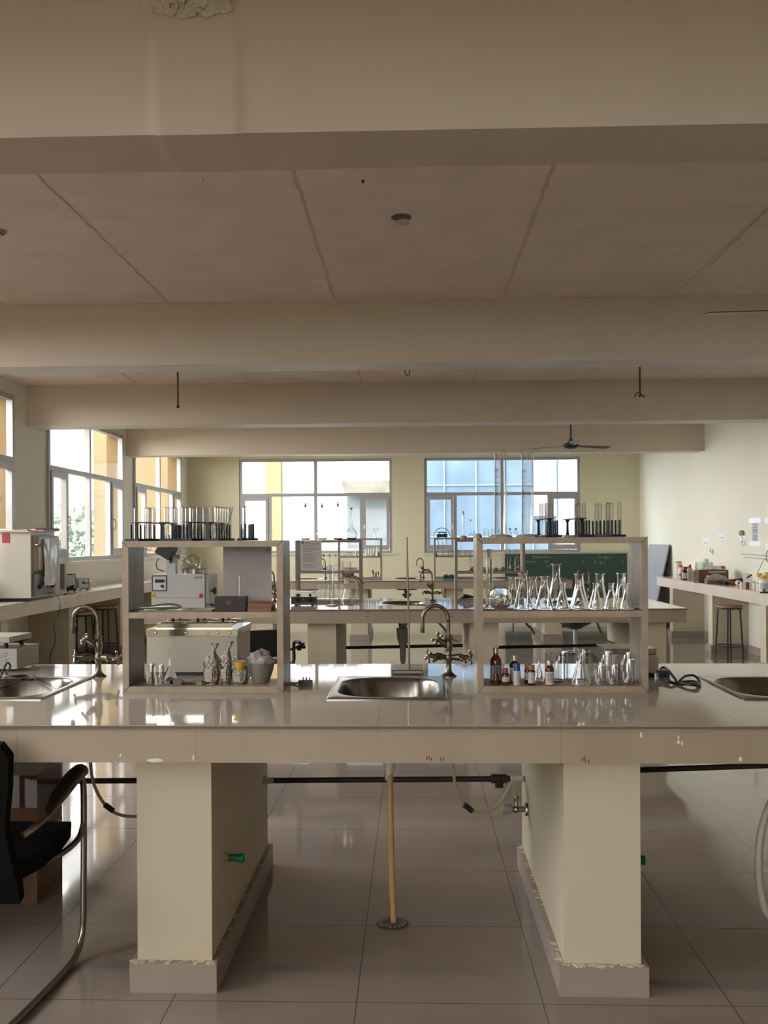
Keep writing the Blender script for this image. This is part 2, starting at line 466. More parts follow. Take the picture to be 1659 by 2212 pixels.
OREV = mat('orange_outside_paint', (0.17, 0.105, 0.042), 0.8)
def make_window(idx, a, c, side):
    W_ = c-a; H_ = WZ1-WZ0
    if side == 'back': loc, rz = (a, YB+0.06, WZ0), 0.0
    else: loc, rz = (-XW-0.005, a, WZ0), PI/2
    t = bpy.data.objects.new('window_%d' % idx, None); COL.objects.link(t); t.location = loc; t.rotation_euler = (0, 0, rz)
    struct(t)
    fw = 0.055; zt = WZT-WZ0; cs = 0.55
    f = MB(); D = 0.035
    f.box(0, W_, -D, D, 0, fw); f.box(0, W_, -D, D, H_-fw, H_); f.box(0, fw, -D, D, fw, H_-fw); f.box(W_-fw, W_, -D, D, fw, H_-fw)
    f.box(fw, W_-fw, -D, D, zt-0.03, zt+0.03)
    f.box(W_/2-0.03, W_/2+0.03, -D, D, zt+0.03, H_-fw); f.box(W_/2-0.03, W_/2+0.03, -D, D, fw, zt-0.03)
    for x in (fw+cs, W_-fw-cs): f.box(x-0.03, x+0.03, -D, D, fw, zt-0.03)
    f.build('frame', ALU, t, bevel=0.004, seg=1)
    for x0, hs in ((fw+0.004, 1), (W_-fw-cs+0.034, -1)):
        x1 = x0+cs-0.04; k = MB(); q = 0.075; z0, z1 = fw+0.004, zt-0.034
        k.box(x0, x1, -0.05, 0.02, z0, z0+q+.02); k.box(x0, x1, -0.05, 0.02, z1-q, z1)
        k.box(x0, x0+q*.7, -0.05, 0.02, z0+q+.02, z1-q); k.box(x1-q*.7, x1, -0.05, 0.02, z0+q+.02, z1-q)
        cz = k.build('casement', ALU, t, bevel=0.003, seg=1)
        hx = x1-0.026 if hs > 0 else x0+0.026
        h = MB(); h.tube([(hx, -0.05, 0.42), (hx, -0.085, 0.44), (hx, -0.09, 0.50), (hx, -0.085, 0.56), (hx, -0.05, 0.58)], 0.006, 8, 4)
        h.build('handle', CHROME, cz)
    p = MB()
    rv = MB()
    if side == 'left': rv.box(W_-0.006, W_-0.0008, 0.036, 0.222, 0.002, H_-.002); rv.build('painted_reveal', OREV, t, smooth=False)
    p.quad((fw, 0, fw), (W_-fw, 0, fw), (W_-fw, 0, H_-fw), (fw, 0, H_-fw))
    p.build('pane', WBLUE if (side == 'back' and idx == 2) else WGLASS, t, smooth=False, fix=False)
    s = MB()
    if side == 'back': s.box(-0.04, W_+0.04, -0.09, 0.1, -0.03, 0.0)
    else: s.box(-0.04, W_+0.04, -0.09, 0.1, -0.04, 0.0)
    s.build('sill', WHITEWALL, t, bevel=0.004, seg=1)
    return t
for i, (a, c) in enumerate(BW): make_window(i+1, a, c, 'back')
for i, (a, c) in enumerate(LW): make_window(i+3, a, c, 'left')

# baseboards
b = MB(); b.box(-XW+.02, XW-.02, YB-0.02, YB, 0, 0.1); struct(b.build('baseboard_back', PLINTH))
b = MB(); b.box(-XW, -XW+0.02, YN, YB, 0, 0.1); struct(b.build('baseboard_left', PLINTH))
b = MB(); b.box(XW-0.02, XW, YN, YB, 0, 0.1); struct(b.build('baseboard_right', PLINTH))

# ------------------------------------------------------------------ outside
GRD = mat('outside_ground', (0.16, 0.17, 0.13), 0.9, noise_amt=0.2)
b = MB(); b.box(-60, 40, -40, 90, -3.2, -3.0)
struct(b.build('outside_ground', GRD, smooth=False))
OW = mat('outside_white_render', (0.66, 0.67, 0.70), 0.8, noise_amt=0.12, noise_scale=0.6)
OY = mat('outside_yellow_render', (0.22, 0.165, 0.085), 0.8, noise_amt=0.06, noise_scale=0.8)
OB = mat('outside_blue_glazing', (0.13, 0.17, 0.215), 0.25, noise_amt=0.35, noise_scale=0.9)
OG = mat('outside_grey_panel', (0.11, 0.135, 0.155), 0.5, noise_amt=0.25, noise_scale=2)
OP = mat('outside_pink_panel', (0.25, 0.19, 0.19), 0.7)
OC = mat('outside_concrete', (0.16, 0.155, 0.13), 0.8, noise_amt=0.3, noise_scale=3)
opp = thing('opposite_building', 'white and blue glazed building beyond the end windows', 'building', (0, 28, -3))
b = MB(); b.box(-12, 12, 0, 5, 0, 12); b.build('wall', OW, opp)
b = MB(); b.box(-4.42, -3.95, -0.35, 0, 0, 12); b.build('pilaster', OY, opp, smooth=False)
b = MB(); b.box(0.2, 4.35, -0.12, 0, 0, 12); gz = b.build('glazing', OB, opp, smooth=False)
b = MB()
for x in (0.2, 0.95, 1.9, 2.75, 3.6, 4.3): b.box(x-.02, x+.02, -0.17, -0.12, 0, 12)
for z in (2.6, 4.6, 6.15, 7.6): b.box(0.2, 4.35, -0.16, -0.12, z-.02, z+.02)
b.build('mullion_grid', mat('pale_blue_mullion', (.19, .23, .27), .5), gz, smooth=False)
b = MB(); b.box(3.62, 4.3, -0.2, -0.172, 5.2, 7.4); b.build('panel', OP, opp, smooth=False)
b = MB(); b.box(-1.98, -0.5, -0.1, 0, 2.2, 5.85); gp = b.build('window_bay', OG, opp, smooth=False)
b = MB(); b.box(-1.98, -0.5, -0.15, -0.1, 4.15, 4.25); b.box(-0.85, -0.7, -0.15, -0.1, 2.2, 4.15); b.build('bay_frame', OW, gp, smooth=False)
b = MB(); b.prism([(-2.1, 6.25), (-0.3, 6.25), (-0.3, 5.9), (-2.0, 5.9)], -0.9, 0, 1); b.build('balcony_slab', OC, opp, smooth=False)
# wing of the same building seen through the left windows
wing = thing('yellow_building_wing', 'yellow rendered wing standing outside the left windows', 'building', (-4.62, 17.6, -3))
b = MB(); b.box(-1.05, 0, 0, 0.6, 0, 9); b.build('wall', OY, wing, smooth=False)
b = MB(); b.box(-9.5, -7.0, -9, 9.3, -3, 2.9); side = b.build('shading_courtyard_wall', OY, smooth=False); struct(side)  # unseen wall, put here and sized to dim the near left windows
b = MB(); b.box(-.13, .13, 0, .25, 0, 9); struct(b.build('facade_column', OY, loc=(-6.44, 14.6, -3), smooth=False))
for yy, ln in ((14.05, 0.27), (10.35, 0.9), (6.85, 0.9)):
    b = MB(); b.box(-ln, 0, 0, 0.25, 0, 9)
    o = b.build('facade_fin', OY, loc=(-XW-T, yy, -3), smooth=False); struct(o)
far = thing('grey_building', 'pale grey building behind the trees outside the left windows', 'building', (-17.5, 42, -3))
b = MB(); b.box(-9, 4.4, 0, 8, 0, 7.4); b.build('wall', OW, far, smooth=False)
b = MB(); b.box(-9, 4.5, -0.4, 0, 5.2, 5.5); b.build('ledge', OC, far, smooth=False)
LEAF = mat('hazed_leaf_green', (0.34, 0.42, 0.33), 0.8, noise_amt=0.5, noise_scale=9)  # green paled so the haze over distant trees sits in the colour
BARK = mat('bark', (0.10, 0.08, 0.06), 0.9)
def tree(x, y, h, r, seed, label):
    t = thing('tree', label, 'tree', (x, y, -3), 0, 'trees outside the left windows')
    m = MB(); m.tube([(0, 0, 0), (0.05, 0.02, h*.3), (0, 0, h*.62)], lambda u: .12*(1-.5*u), 8, 4); m.build('trunk', BARK, t)
    random.seed(seed); m = MB()
    for k in range(420):
        v = Vector((random.gauss(0, 1), random.gauss(0, 1), random.gauss(0, 1))).normalized()*random.uniform(.35, 1)
        c = Vector((v.x*r, v.y*r, h*.66+v.z*r*.85)); s_ = random.uniform(.10, .24)
        q = Matrix.Translation(c) @ Matrix.Rotation(random.uniform(0, 6), 4, Vector((random.random(), random.random(), random.random()+.1))) @ Matrix.Diagonal((s_, s_*.6, s_*.25, 1))
        m.ball((0, 0, 0), 1, 6) if False else m.lathe([(0, -1), (.8, -.4), (.9, .3), (0, 1)], (0, 0, 0), 6, m=q)
    m.build('crown', LEAF, t)
tree(-9.4, 25.5, 6.6, 1.45, 1, 'leafy green tree seen through the wide left window')
tree(-6.9, 22.0, 5.9, 0.75, 2, 'smaller tree beside the yellow wing outside the left window')
tree(-12.9, 24.0, 6.9, 1.3, 5, 'tree at the left edge of the left window view')

# ================================================================== LAB BENCHES
SINKX = (-1.62, -0.10, 1.43)
PILX = (-2.22, -0.80, 0.615, 2.06)
MARK = mat('red_brown_paint_mark', (0.22, 0.06, 0.03), 0.8)
CHIP = mat('chipped_white_paint', (0.70, 0.66, 0.58), 0.9)
def holes_grid(mb, x0, x1, y0, y1, z0, z1, holes):
    xs = sorted({x0, x1, *[h[0] for h in holes], *[h[1] for h in holes]})
    hy0, hy1 = holes[0][2], holes[0][3]
    mb.box(x0, x1, y0, hy0, z0, z1); mb.box(x0, x1, hy1, y1, z0, z1)
    for a, c in zip(xs, xs[1:]):
        if not any(abs(h[0]-a) < 1e-6 for h in holes): mb.box(a, c, hy0, hy1, z0, z1)
def bench(y0, y1, label, sy, x0=-2.42, x1=2.33):
    t = thing('lab_bench', label, 'bench', (0, y0, 0), 0, 'tiled benches across the room')
    holes = [(c-.205, c+.205, sy-y0+.03, sy-y0+.55) for c in SINKX]
    m = MB(); holes_grid(m, x0-.008, x1+.008, -.008, y1-y0+.008, .888, .90, holes)
    m.build('tiled_top', TOP, t, smooth=False)
    m = MB(); m.box(x0-.008, x1+.008, -.0095, -.008, .889, .8975); m.build('edge_trim', mat('brown_edge_strip', (.15, .11, .085), .6), t, smooth=False)
    m = MB(); holes_grid(m, x0, x1, 0, y1-y0, .778, .888, holes)
    m.build('slab', FASCIA, t, smooth=False)
    for px_ in PILX:
        m = MB(); d = y1-y0-.19
        m.box(px_-.125, px_+.125, .095, d, 0.0, .778)
        p = m.build('pillar', PILLAR, t, bevel=.004, seg=1)
        m = MB()
        for a in ((px_-.145, px_+.145, .07, .095), (px_-.145, px_+.145, d, d+.022), (px_-.145, px_-.125, .095, d), (px_+.125, px_+.145, .095, d)):
            m.box(*a, 0, .098)
        m.build('plinth', PLINTH, p, bevel=.002, seg=1)
        if y0 < 5:
            m = MB(); random.seed(int(px_*77))
            for k in range(70):
                e = random.random()
                if e < .45: c = (px_+random.uniform(-.14, .14), .083+random.uniform(-.010, .012), .098)
                elif e < .72: c = (px_-.135+random.uniform(-.006, .006), random.uniform(.1, d), .098)
                else: c = (px_+.135+random.uniform(-.006, .006), random.uniform(.1, d), .098)
                m.ball(c, random.uniform(.004, .009), 6, (random.uniform(1, 2.6), random.uniform(1, 1.8), .45))
            m.build('putty_bead', PUTTY, p)['kind'] = 'stuff'
    return t
B1 = bench(2.965, 4.43, 'nearest tiled bench, with the steel sinks and cream pillars', 3.425)
B2 = bench(7.98, 9.5, 'middle tiled bench, behind the nearest one, holding the evaporator', 8.45)
B3 = bench(13.65, 15.25, 'farthest tiled bench, in front of the chalkboard and end windows', 14.15)
# marks of paint on the front of the benches
m = MB(); random.seed(4)
for px_, py_ in ((922, 1638), (927, 1637), (932, 1640), (952, 1640), (958, 1639), (1258, 1640), (1264, 1643), (1272, 1645), (1262, 1637)):
    c = at(px_, py_, 2.964)-Vector((0, 2.965, 0)); m.cbox((c.x, -.0006, c.z), (.0035, .0012, .011))
for px_ in range(1268, 1292, 4):
    c = at(px_, 1637, 2.964); m.cbox((c.x, -.0006, c.z), (.003, .0012, .0012))
m.build('paint_mark', MARK, B1, smooth=False)
m = MB()
for px_, py_, w_, h_ in ((335, 1643, .028, .007), (1385, 1588, .004, .01), (1466, 1593, .003, .007), (1466, 1603, .006, .006), (1474, 1606, .003, .008), (418, 1637, .004, .01), (260, 1632, .003, .006), (1600, 1640, .006, .008)):
    c = at(px_, py_, 2.964); m = MB(); m.ball((c.x, 0, c.z), 1, 8, (w_, .0012, h_)); m.build('paint_chip', CHIP, B1)
m = MB()
for px_, py_ in ((795, 1324), (794, 1332), (968, 1328), (975, 1333)):
    m = MB()
    c = at(px_, py_, 7.98); m.cbox((c.x, -.0008, c.z), (.02, .0016, .008)); m.build('paint_mark', MARK, B2, smooth=False)

def make_sink():
    t = thing('sink', 'x', 'sink', (0, 0, .9))
    a, b_, R = .185, .24, .09
    def ring(hw, hl, r, z, cy_=.29):
        pts = []
        for qx, qy, a0 in ((1, 1, 0), (-1, 1, 90), (-1, -1, 180), (1, -1, 270)):
            for k in range(7):
                an = math.radians(a0+k*15)
                pts.append((qx*(hw-r)+r*math.cos(an), cy_+qy*(hl-r)+r*math.sin(an), z))
        return pts
    m = MB(); rings = []
    for args in ((.2265, .29, .004, .0005), (.2265, .29, .004, .003), (.222, .286, .006, .005), (.200, .252, .15, .005), (.196, .248, .148, .002)):
        rings.append([m.bm.verts.new(p) for p in ring(*args)])
    for A, B in zip(rings, rings[1:]):
        n = len(A)
        for i in range(n): m.bm.faces.new((A[i], A[(i+1) % n], B[(i+1) % n], B[i]))
    o = m.build('rim', STEEL, t, ang=30)
    m = MB(); rings = []
    for args in ((.196, .248, .148, .002), (.188, .240, .142, -.012), (.176, .228, .13, -.14), (.155, .205, .12, -.17), (.03, .03, .029, -.178), (.03, .03, .029, -.184)):
        rings.append([m.bm.verts.new(p) for p in ring(*args)])
    for A, B in zip(rings, rings[1:]):
        n = len(A)
        for i in range(n): m.bm.faces.new((A[i], A[(i+1) % n], B[(i+1) % n], B[i]))
    m.bm.faces.new(rings[-1])
    o = m.build('bowl', SINKM, t, ang=30)
    m = MB(); m.cyl((0, .29, -.23), (0, .29, -.1845), .035, .045, 16); m.build('waste_fitting', mat('grey_plastic', (.25, .24, .22), .6), t)
    return proto(t)
SKM = [make_sink()]
S0 = SKM[0]
S0.location = (SINKX[1], 3.425, .9); S0['label'] = 'steel sink in the middle of the nearest bench, below the retort stand'
grp = 'steel sinks set in the benches'; S0['group'] = grp
dup(S0, (SINKX[0], 3.425, .9), 0, 'steel sink at the left of the nearest bench with a black cable over it')
dup(S0, (SINKX[2], 3.425, .9), 0, 'steel sink in the nearest bench, cut by the right frame edge')
for y, nm in ((8.45, 'middle bench'), (14.15, 'farthest bench')):
    for x, w_ in zip(SINKX, ('left', 'centre', 'right')):
        dup(S0, (x, y, .9), 0, 'steel sink in the %s part of the %s' % (w_, nm))

def make_tap():
    t = thing('lab_tap', 'x', 'tap')
    m = MB()
    m.lathe([(0, 0), (.034, 0), (.034, .004), (.026, .008), (.014, .022), (.012, .05), (.013, .065), (.019, .075), (.019, .09), (.013, .098), (.016, .115), (.019, .135), (.017, .15), (.015, .155), (.017, .158), (.017, .178), (.013, .18), (0, .18)], (0, 0, 0), 16)
    m.build('body', BRONZE, t, ang=50)
    m = MB()
    pts = [(0, 0, .175), (0, 0, .235)]
    for k in range(0, 11):
        an = PI*k/10; pts.append((-.056+.056*math.cos(an), -.004, .245+.062*math.sin(an)))
    pts += [(-.112, -.005, .215)]
    m.tube(pts, .0085, 10, 4)
    m.cyl((-.112, -.005, .222), (-.1135, -.005, .190), .0095, .0085, 10)
    for z in (.196, .203, .21): m.lathe([(.0085, -.002), (.0105, 0), (.0085, .002)], (-.113, -.005, z), 12)
    m.build('spout', BRONZE, t)
    # side cocks with cross handles
    for base, dr, L in (((0, 0, .083), (-.80, -.35, .10), .085), ((0, 0, .083), (.86, -.28, .03), .085), ((0, 0, .125), (-.70, -.45, .62), .06)):
        d = Vector(dr).normalized(); q = Vector(base); m = MB()
        m.lathe([(0, 0), (.011, 0), (.012, L*.3), (.016, L*.45), (.016, L*.7), (.010, L*.8), (.010, L), (.006, L+.004), (.006, L+.02), (0, L+.02)], q, 12, axis=d)
        out = q+d*L*.55
        if L > .07:
            e = Vector((d.x*.35, -.9, -.15)).normalized()
            m.cyl(out, out+e*.055, .010, .0085, 10); m.cyl(out+e*.05, out+e*.075, .0065, .0055, 10)
        ck = m.build('cock', BRONZE, t, ang=50)
        h = MB(); e = q+d*(L+.014)
        u = d.cross(Vector((.3, .2, 1))).normalized(); v = d.cross(u)
        a0 = .5
        h.ball(e, .009, 10)
        for k in range(4):
            w_ = u*math.cos(a0+k*PI/2)+v*math.sin(a0+k*PI/2)
            h.tube([e, e+w_*.012, e+w_*.026], lambda s: .0036+.0022*s, 8, 2); h.ball(e+w_*.027, .0068, 8)
        h.build('cross_handle', CHROME, ck)
    return t
tp = make_tap(); proto(tp)
tp.location = (0.152, 4.03, .9); tp['label'] = 'swan-neck metal tap behind the middle sink of the nearest bench'; tp['group'] = 'swan-neck taps on the benches'
dup(tp, (-1.385, 4.03, .9), 0, 'swan-neck metal tap beside the left sink of the nearest bench')
dup(tp, (1.70, 4.03, .9), 0, 'swan-neck tap beside the right sink of the nearest bench')
dup(tp, (.184, 9.02, .9), 0, 'swan-neck tap behind the centre sink of the middle bench')
dup(tp, (-1.36, 9.02, .9), 0, 'swan-neck tap behind the left sink of the middle bench')
dup(tp, (1.70, 9.02, .9), 0, 'swan-neck tap on the middle bench, in front of the chalkboard')
dup(tp, (.16, 14.75, .9), 0.3, 'small-looking tap on the centre of the farthest bench')
dup(tp, (-1.40, 14.75, .9), 0, 'tap on the left of the farthest bench, seen under a rack shelf')
dup(tp, (1.72, 14.75, .9), -.3, 'tap on the right of the farthest bench, before the chalkboard edge')

# ------------------------------------------------------------------ wall benches
def wall_bench(side, ya, yb, label):
    s = 1 if side == 'right' else -1
    t = thing('wall_bench', label, 'bench', (s*XW, ya, 0), 0, 'long benches fixed along the side walls')
    f = s*3.87-s*XW
    L = yb-ya
    m = MB(); m.box(min(0, f-s*.008), max(0, f-s*.008), 0, L, .888, .9); m.build('tiled_top', TOP2, t, smooth=False)
    m = MB(); m.box(min(0, f), max(0, f), 0.004, L-.004, .758, .888); m.build('slab', FASCIA2, t, smooth=False)
    for y in SUPY:
        if ya+.05 < y < yb-.2:
            m = MB(); a, c = sorted((0, s*3.93-s*XW)); m.box(a, c, y-ya, y-ya+.17, 0, .758)
            p = m.build('support', PILLAR, t, bevel=.004, seg=1)
            m = MB(); a, c = sorted((0, s*3.905-s*XW)); m.box(a, c, y-ya-.02, y-ya, 0, .098); m.box(a, c, y-ya+.17, y-ya+.19, 0, .098)
            a, c = sorted((s*3.93-s*XW, s*3.905-s*XW)); m.box(a, c, y-ya, y-ya+.17, 0, .098)
            m.build('plinth', PLINTH, p, smooth=False)
    return t
TOP2 = grid_mat('side_counter_tiles', (0.60, 0.52, 0.46), (0.3, 0.25, 0.2), 0.12, (0.6,), (0.1,), (0.002,), axes=(1,), var=0.05)
FASCIA2 = grid_mat('side_counter_edge_tiles', (0.60, 0.53, 0.47), (0.35, 0.28, 0.24), 0.35, (0.6,), (0.1,), (0.002,), axes=(1,), var=0.07)
SUPY = (3.3, 5.1, 6.9, 8.7, 10.45, 12.3, 14.15, 15.95)
wall_bench('right', 2.2, 14.85, 'long tiled bench along the plain right wall')
wall_bench('left', 2.2, 17.2, 'long tiled bench under the left wall windows')

# ------------------------------------------------------------------ stools
SEAT = mat('stool_plywood_seat', (0.38, 0.23, 0.165), 0.45, noise_amt=0.2, noise_scale=6)
def make_stool():
    t = thing('stool', 'x', 'stool')
    m = MB(); m.lathe([(0, .635), (.158, .635), (.163, .640), (.163, .655), (.156, .661), (0, .661)], n=28); m.build('seat', SEAT, t)
    m = MB(); m.lathe([(.142, .615), (.158, .615), (.158, .635), (.142, .635), (.142, .615)], n=28); m.build('seat_ring', DARK, t)
    for k in range(4):
        a = PI/4+k*PI/2+.35
        m = MB(); m.tube([(.13*math.cos(a), .13*math.sin(a), .63), (.165*math.cos(a), .165*math.sin(a), .005)], .0105, 10, 0)
        lg = m.build('leg', DARK, t)
        m = MB(); m.cyl((.165*math.cos(a), .165*math.sin(a), 0), (.165*math.cos(a), .165*math.sin(a), .02), .014, .013, 10); m.build('foot', BLACK, lg)
    m = MB(); m.tube([(.166*math.cos(2*PI*k/24), .166*math.sin(2*PI*k/24), .155) for k in range(24)], .0065, 8, 1, closed=True); m.build('foot_ring', DARK, t)
    return t
st = make_stool(); proto(st)
st.location = (3.95, 11.72, 0); st['label'] = 'round wooden stool under the right wall bench'; st['group'] = 'wooden stools with black metal legs'
c = at(176, 1320, 10.9); dup(st, (c.x, 10.9, 0), .4, 'left one of the two stools tucked under the left wall bench')
c = at(228, 1308, 11.95); dup(st, (c.x, 11.95, 0), 1.0, 'farther of the two stools under the left wall bench')
dup(st, (-3.60, 8.15, 0), .2, 'stool cut by the left frame edge, below the oven')

# ------------------------------------------------------------------ rack shelves on the benches
WOOD = mat('worn_painted_rack_wood', (0.40, 0.315, 0.235), 0.42, noise_amt=0.25, noise_scale=14, stretch=(1, 1, 1), bump=0.08, bump_scale=30)
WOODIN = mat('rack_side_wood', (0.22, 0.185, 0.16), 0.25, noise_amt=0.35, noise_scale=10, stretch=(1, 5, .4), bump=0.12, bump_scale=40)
WOODFAR = mat('rack_grey_wood', (0.24, 0.195, 0.165), 0.5, noise_amt=0.12, noise_scale=8)
def rack(x0, x1, y0, h, ms, label, d=.205, w_=.024, wood=WOOD, inner=WOODIN, z=.9, near=False):
    W_ = x1-x0
    t = thing('shelf_rack', label, 'shelf rack', (x0, y0, z), 0, 'open wooden racks on the benches')
    for a, c, nm in ((0, w_, 'side_panel'), (W_-w_, W_, 'side_panel')):
        m = MB(); m.prism([(a, 0.0), (c, w_ if a == 0 else 0.0), (c, h-w_ if a == 0 else h), (a, h if a == 0 else h-w_)] if a == 0 else [(a, w_), (c, 0.0), (c, h), (a, h-w_)], 0, d)
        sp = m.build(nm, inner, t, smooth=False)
        m = MB(); e = .0015
        m.prism([(a, 0.0), (c, w_), (c, h-w_), (a, h)] if a == 0 else [(a, w_), (c, 0.0), (c, h), (a, h-w_)], -.004, 0)
        m.build('front_lipping', wood, sp, smooth=False)
    m = MB(); m.prism([(e, h), (w_+e, h-w_), (W_-w_-e, h-w_), (W_-e, h)], -.004, d); m.build('top_panel', wood, t, smooth=False)
    m = MB(); m.prism([(e, 0), (W_-e, 0), (W_-w_-e, w_), (w_+e, w_)], -.004, d); m.build('bottom_panel', wood, t, smooth=False)
    m = MB(); m.box(w_, W_-w_, -.003, d-.002, ms-w_, ms); m.build('shelf', wood, t, smooth=False)
    if near:
        for (p, q) in (((0, 0), (w_, w_)), ((W_, 0), (W_-w_, w_)), ((0, h), (w_, h-w_)), ((W_, h), (W_-w_, h-w_))):
            m = MB(); m.tube([(p[0], -.0042, p[1]), (q[0], -.0042, q[1])], .0009, 6, 0); m.build('mitre_joint', DARK, t)
        m = MB(); random.seed(int(x0*100))
        for k in range(22):
            e_ = random.choice((0, 1, 2, 3))
            if e_ == 0: p = (random.uniform(.05, W_-.05), h-random.uniform(.005, .019))
            elif e_ == 1: p = (random.uniform(.05, W_-.05), random.uniform(.005, .019))
            elif e_ == 2: p = (random.uniform(.004, .02), random.uniform(.05, h-.05))
            else: p = (W_-random.uniform(.004, .02), random.uniform(.05, h-.05))
            m.ball((p[0], -.004, p[1]), random.uniform(.0009, .0018), 6, (1, .5, 1))
        m.build('nail_hole', BLACK, t)
    return t

rack(-1.14, -.508, 3.60, .594, .315, 'near wooden rack left of the middle sink with foil pouches and a taped sheet', near=True)
rack(.247, .904, 3.60, .60, .315, 'near wooden rack right of the tap, crowded with conical flasks', near=True)
rack(-1.128, -.492, 8.85, .60, .305, 'rack on the middle bench topped by four volumetric flasks', wood=WOODFAR, inner=WOODFAR)
rack(.40, 1.066, 8.85, .60, .295, 'rack on the middle bench seen through the flask-filled near rack', wood=WOODFAR, inner=WOODFAR)
rack(-1.168, -.484, 14.35, .63, .355, 'rack on the farthest bench holding a row of upturned funnels', wood=WOODFAR, inner=WOODFAR)
rack(.325, .99, 14.35, .63, .355, 'rack on the farthest bench with a teal stirrer on top', wood=WOODFAR, inner=WOODFAR)

# ------------------------------------------------------------------ pipes, drain and hoses under the nearest bench
YEL = mat('yellowed_pvc_hose', (0.50, 0.33, 0.14), 0.45, noise_amt=0.15)
YEL2 = mat('yellowed_water_hose', (0.42, 0.34, 0.20), 0.4)
WPVC = mat('white_pvc', (.60, .56, .49), .5)
t = thing('drain_pipe', 'yellowed plastic drain pipe running from the middle sink to the floor drain', 'pipe', (-.10, 3.62, 0))
m = MB(); m.tube([(.001, .045, .66), (.003, .045, .58), (.006, .0, .45), (.010, -.025, .2), (.018, -.035, .015)], .0125, 14, 6); m.build('hose', YEL, t)
m = MB(); m.lathe([(0, .545), (.0165, .545), (.0165, .585), (.022, .585), (.022, .665), (0, .665)], (.001, .045, 0), 18); m.build('coupling', WPVC, t)
t = thing('floor_drain', 'round perforated metal drain grate in the floor below the middle sink', 'drain', (-.085, 3.60, 0))
m = MB(); m.lathe([(.028, .002), (.045, .004), (.049, .0045), (.052, .003), (.052, .0), (.028, .0), (.028, .002)], n=40); m.build('grate', CHROME, t)
m = MB()
for r_, n_ in ((.034, 12), (.042, 16)):
    for k in range(n_):
        a = 2*PI*k/n_; m.ball((r_*math.cos(a), r_*math.sin(a), .0032), .0036, 8, (1, 1, .35))
m.build('hole', BLACK, t)
m = MB(); random.seed(9); pts = []
for k in range(40):
    a = 2*PI*k/40; r_ = .066*(1+.10*noise.noise(Vector((a*3, 0, 0)))+random.uniform(-.05, .05)); pts.append((r_*math.cos(a), r_*math.sin(a)))
m.prism(pts, 0.0, .0008, 2); m.build('stained_surround', mat('grey_grout_stain', (.14, .125, .11), .7), t, smooth=False)

def hpipe(name, label, pts, r, matl, extra=None):
    t = thing(name, label, 'pipe', pts[0])
    o = Vector(pts[0]); m = MB(); m.tube([Vector(p)-o for p in pts], r, 14, 0); m.build('tube', matl, t)
    return t
a, c = at(562, 1686, 4.13), at(1126, 1682, 4.13)
t = hpipe('water_pipe', 'dark iron water pipe between the two near pillars', [(-.674, 4.13, a.z), (.488, 4.13, c.z)], .0125, IRON)
o = Vector((-.674, 4.13, a.z)); q = at(1078, 1682, 4.13)-o
m = MB(); m.cyl(q-Vector((.035, 0, 0)), q+Vector((.035, 0, 0)), .02, n=16); m.cyl(q, q-Vector((0, 0, .038)), .019, n=14); m.build('tee_joint', IRON, t)
m = MB(); m.cyl(Vector((1.158, 0, c.z-a.z)), Vector((1.10, 0, c.z-a.z)), .0145, n=12); m.build('white_pipe_end', WPVC, t)
m = MB(); m.cyl((.002, 0, 0), (.045, 0, 0), .0145, n=12)
random.seed(2)
for k in range(9): m.ball((random.uniform(.002, .01), random.uniform(-.02, .02), random.uniform(-.02, .02)), random.uniform(.006, .012), 6)
m.build('white_pipe_end', WPVC, t)
a, c = at(1372, 1668, 4.13), at(1659, 1657, 4.13)
hpipe('water_pipe', 'dark iron water pipe right of the right near pillar', [(.742, 4.13, a.z), (1.933, 4.13, a.z+(c.z-a.z)*1.9)], .0125, IRON)
hpipe('water_pipe', 'iron water pipe behind the cardboard box at the left', [(-2.093, 4.13, .41), (-.927, 4.13, .42)], .0125, IRON)
for xa, xb, z_, lb in ((-.673, .488, .0, 'black pipe low between the middle bench pillars'), (.742, 1.933, .0, 'black pipe low at the right of the middle bench')):
    z1 = Z(1399, 9.2, 800)
    hpipe('water_pipe', lb, [(xa, 9.2, z1), (xb, 9.2, z1+.02)], .016, IRON)
# tap hose with valve
t = thing('water_hose', 'yellowed water hose looping to the angle valve on the right pillar', 'hose', (.17, 3.99, .76))
def rel(px_, py_, Y_, o): return at(px_, py_, Y_)-Vector(o)
o = (.17, 3.99, .76)
m = MB(); m.tube([rel(977, 1600, 3.99, o), rel(978, 1650, 3.99, o), rel(984, 1695, 3.99, o), rel(1000, 1737, 3.99, o), rel(1030, 1755, 4.0, o), rel(1070, 1744, 4.02, o), rel(1098, 1705, 4.03, o), rel(1106, 1690, 4.03, o), rel(1111, 1694, 4.03, o), rel(1112, 1722, 4.03, o)], .0068, 10, 6); m.build('hose', YEL2, t)
m = MB(); p0, p1 = rel(1003, 1738, 3.98, o), rel(1020, 1752, 3.99, o); m.tube([p0, (p0+p1)/2, p1], .012, 10, 2); m.lathe([(.012, 0), (.015, .003), (.012, .006)], p0, 10, axis=p1-p0); m.build('hose_connector', IRON, t)
t = thing('angle_valve', 'chrome angle valve on the side of the right near pillar', 'valve', (.486, 4.03, Z(1748, 4.03, 1110)))
m = MB(); m.lathe([(0, 0), (.03, 0), (.028, .006), (.012, .012), (.012, .02), (0, .02)], axis=(-1, 0, 0)); m.build('wall_flange', CHROME, t)
m = MB(); m.cyl((-.01, 0, 0), (-.07, 0, 0), .011); m.ball((-.045, 0, 0), .017); m.cyl((-.045, 0, 0), (-.045, 0, .06), .009); m.cyl((-.045, 0, .035), (-.045, 0, .05), .013, n=6); m.build('body', CHROME, t)
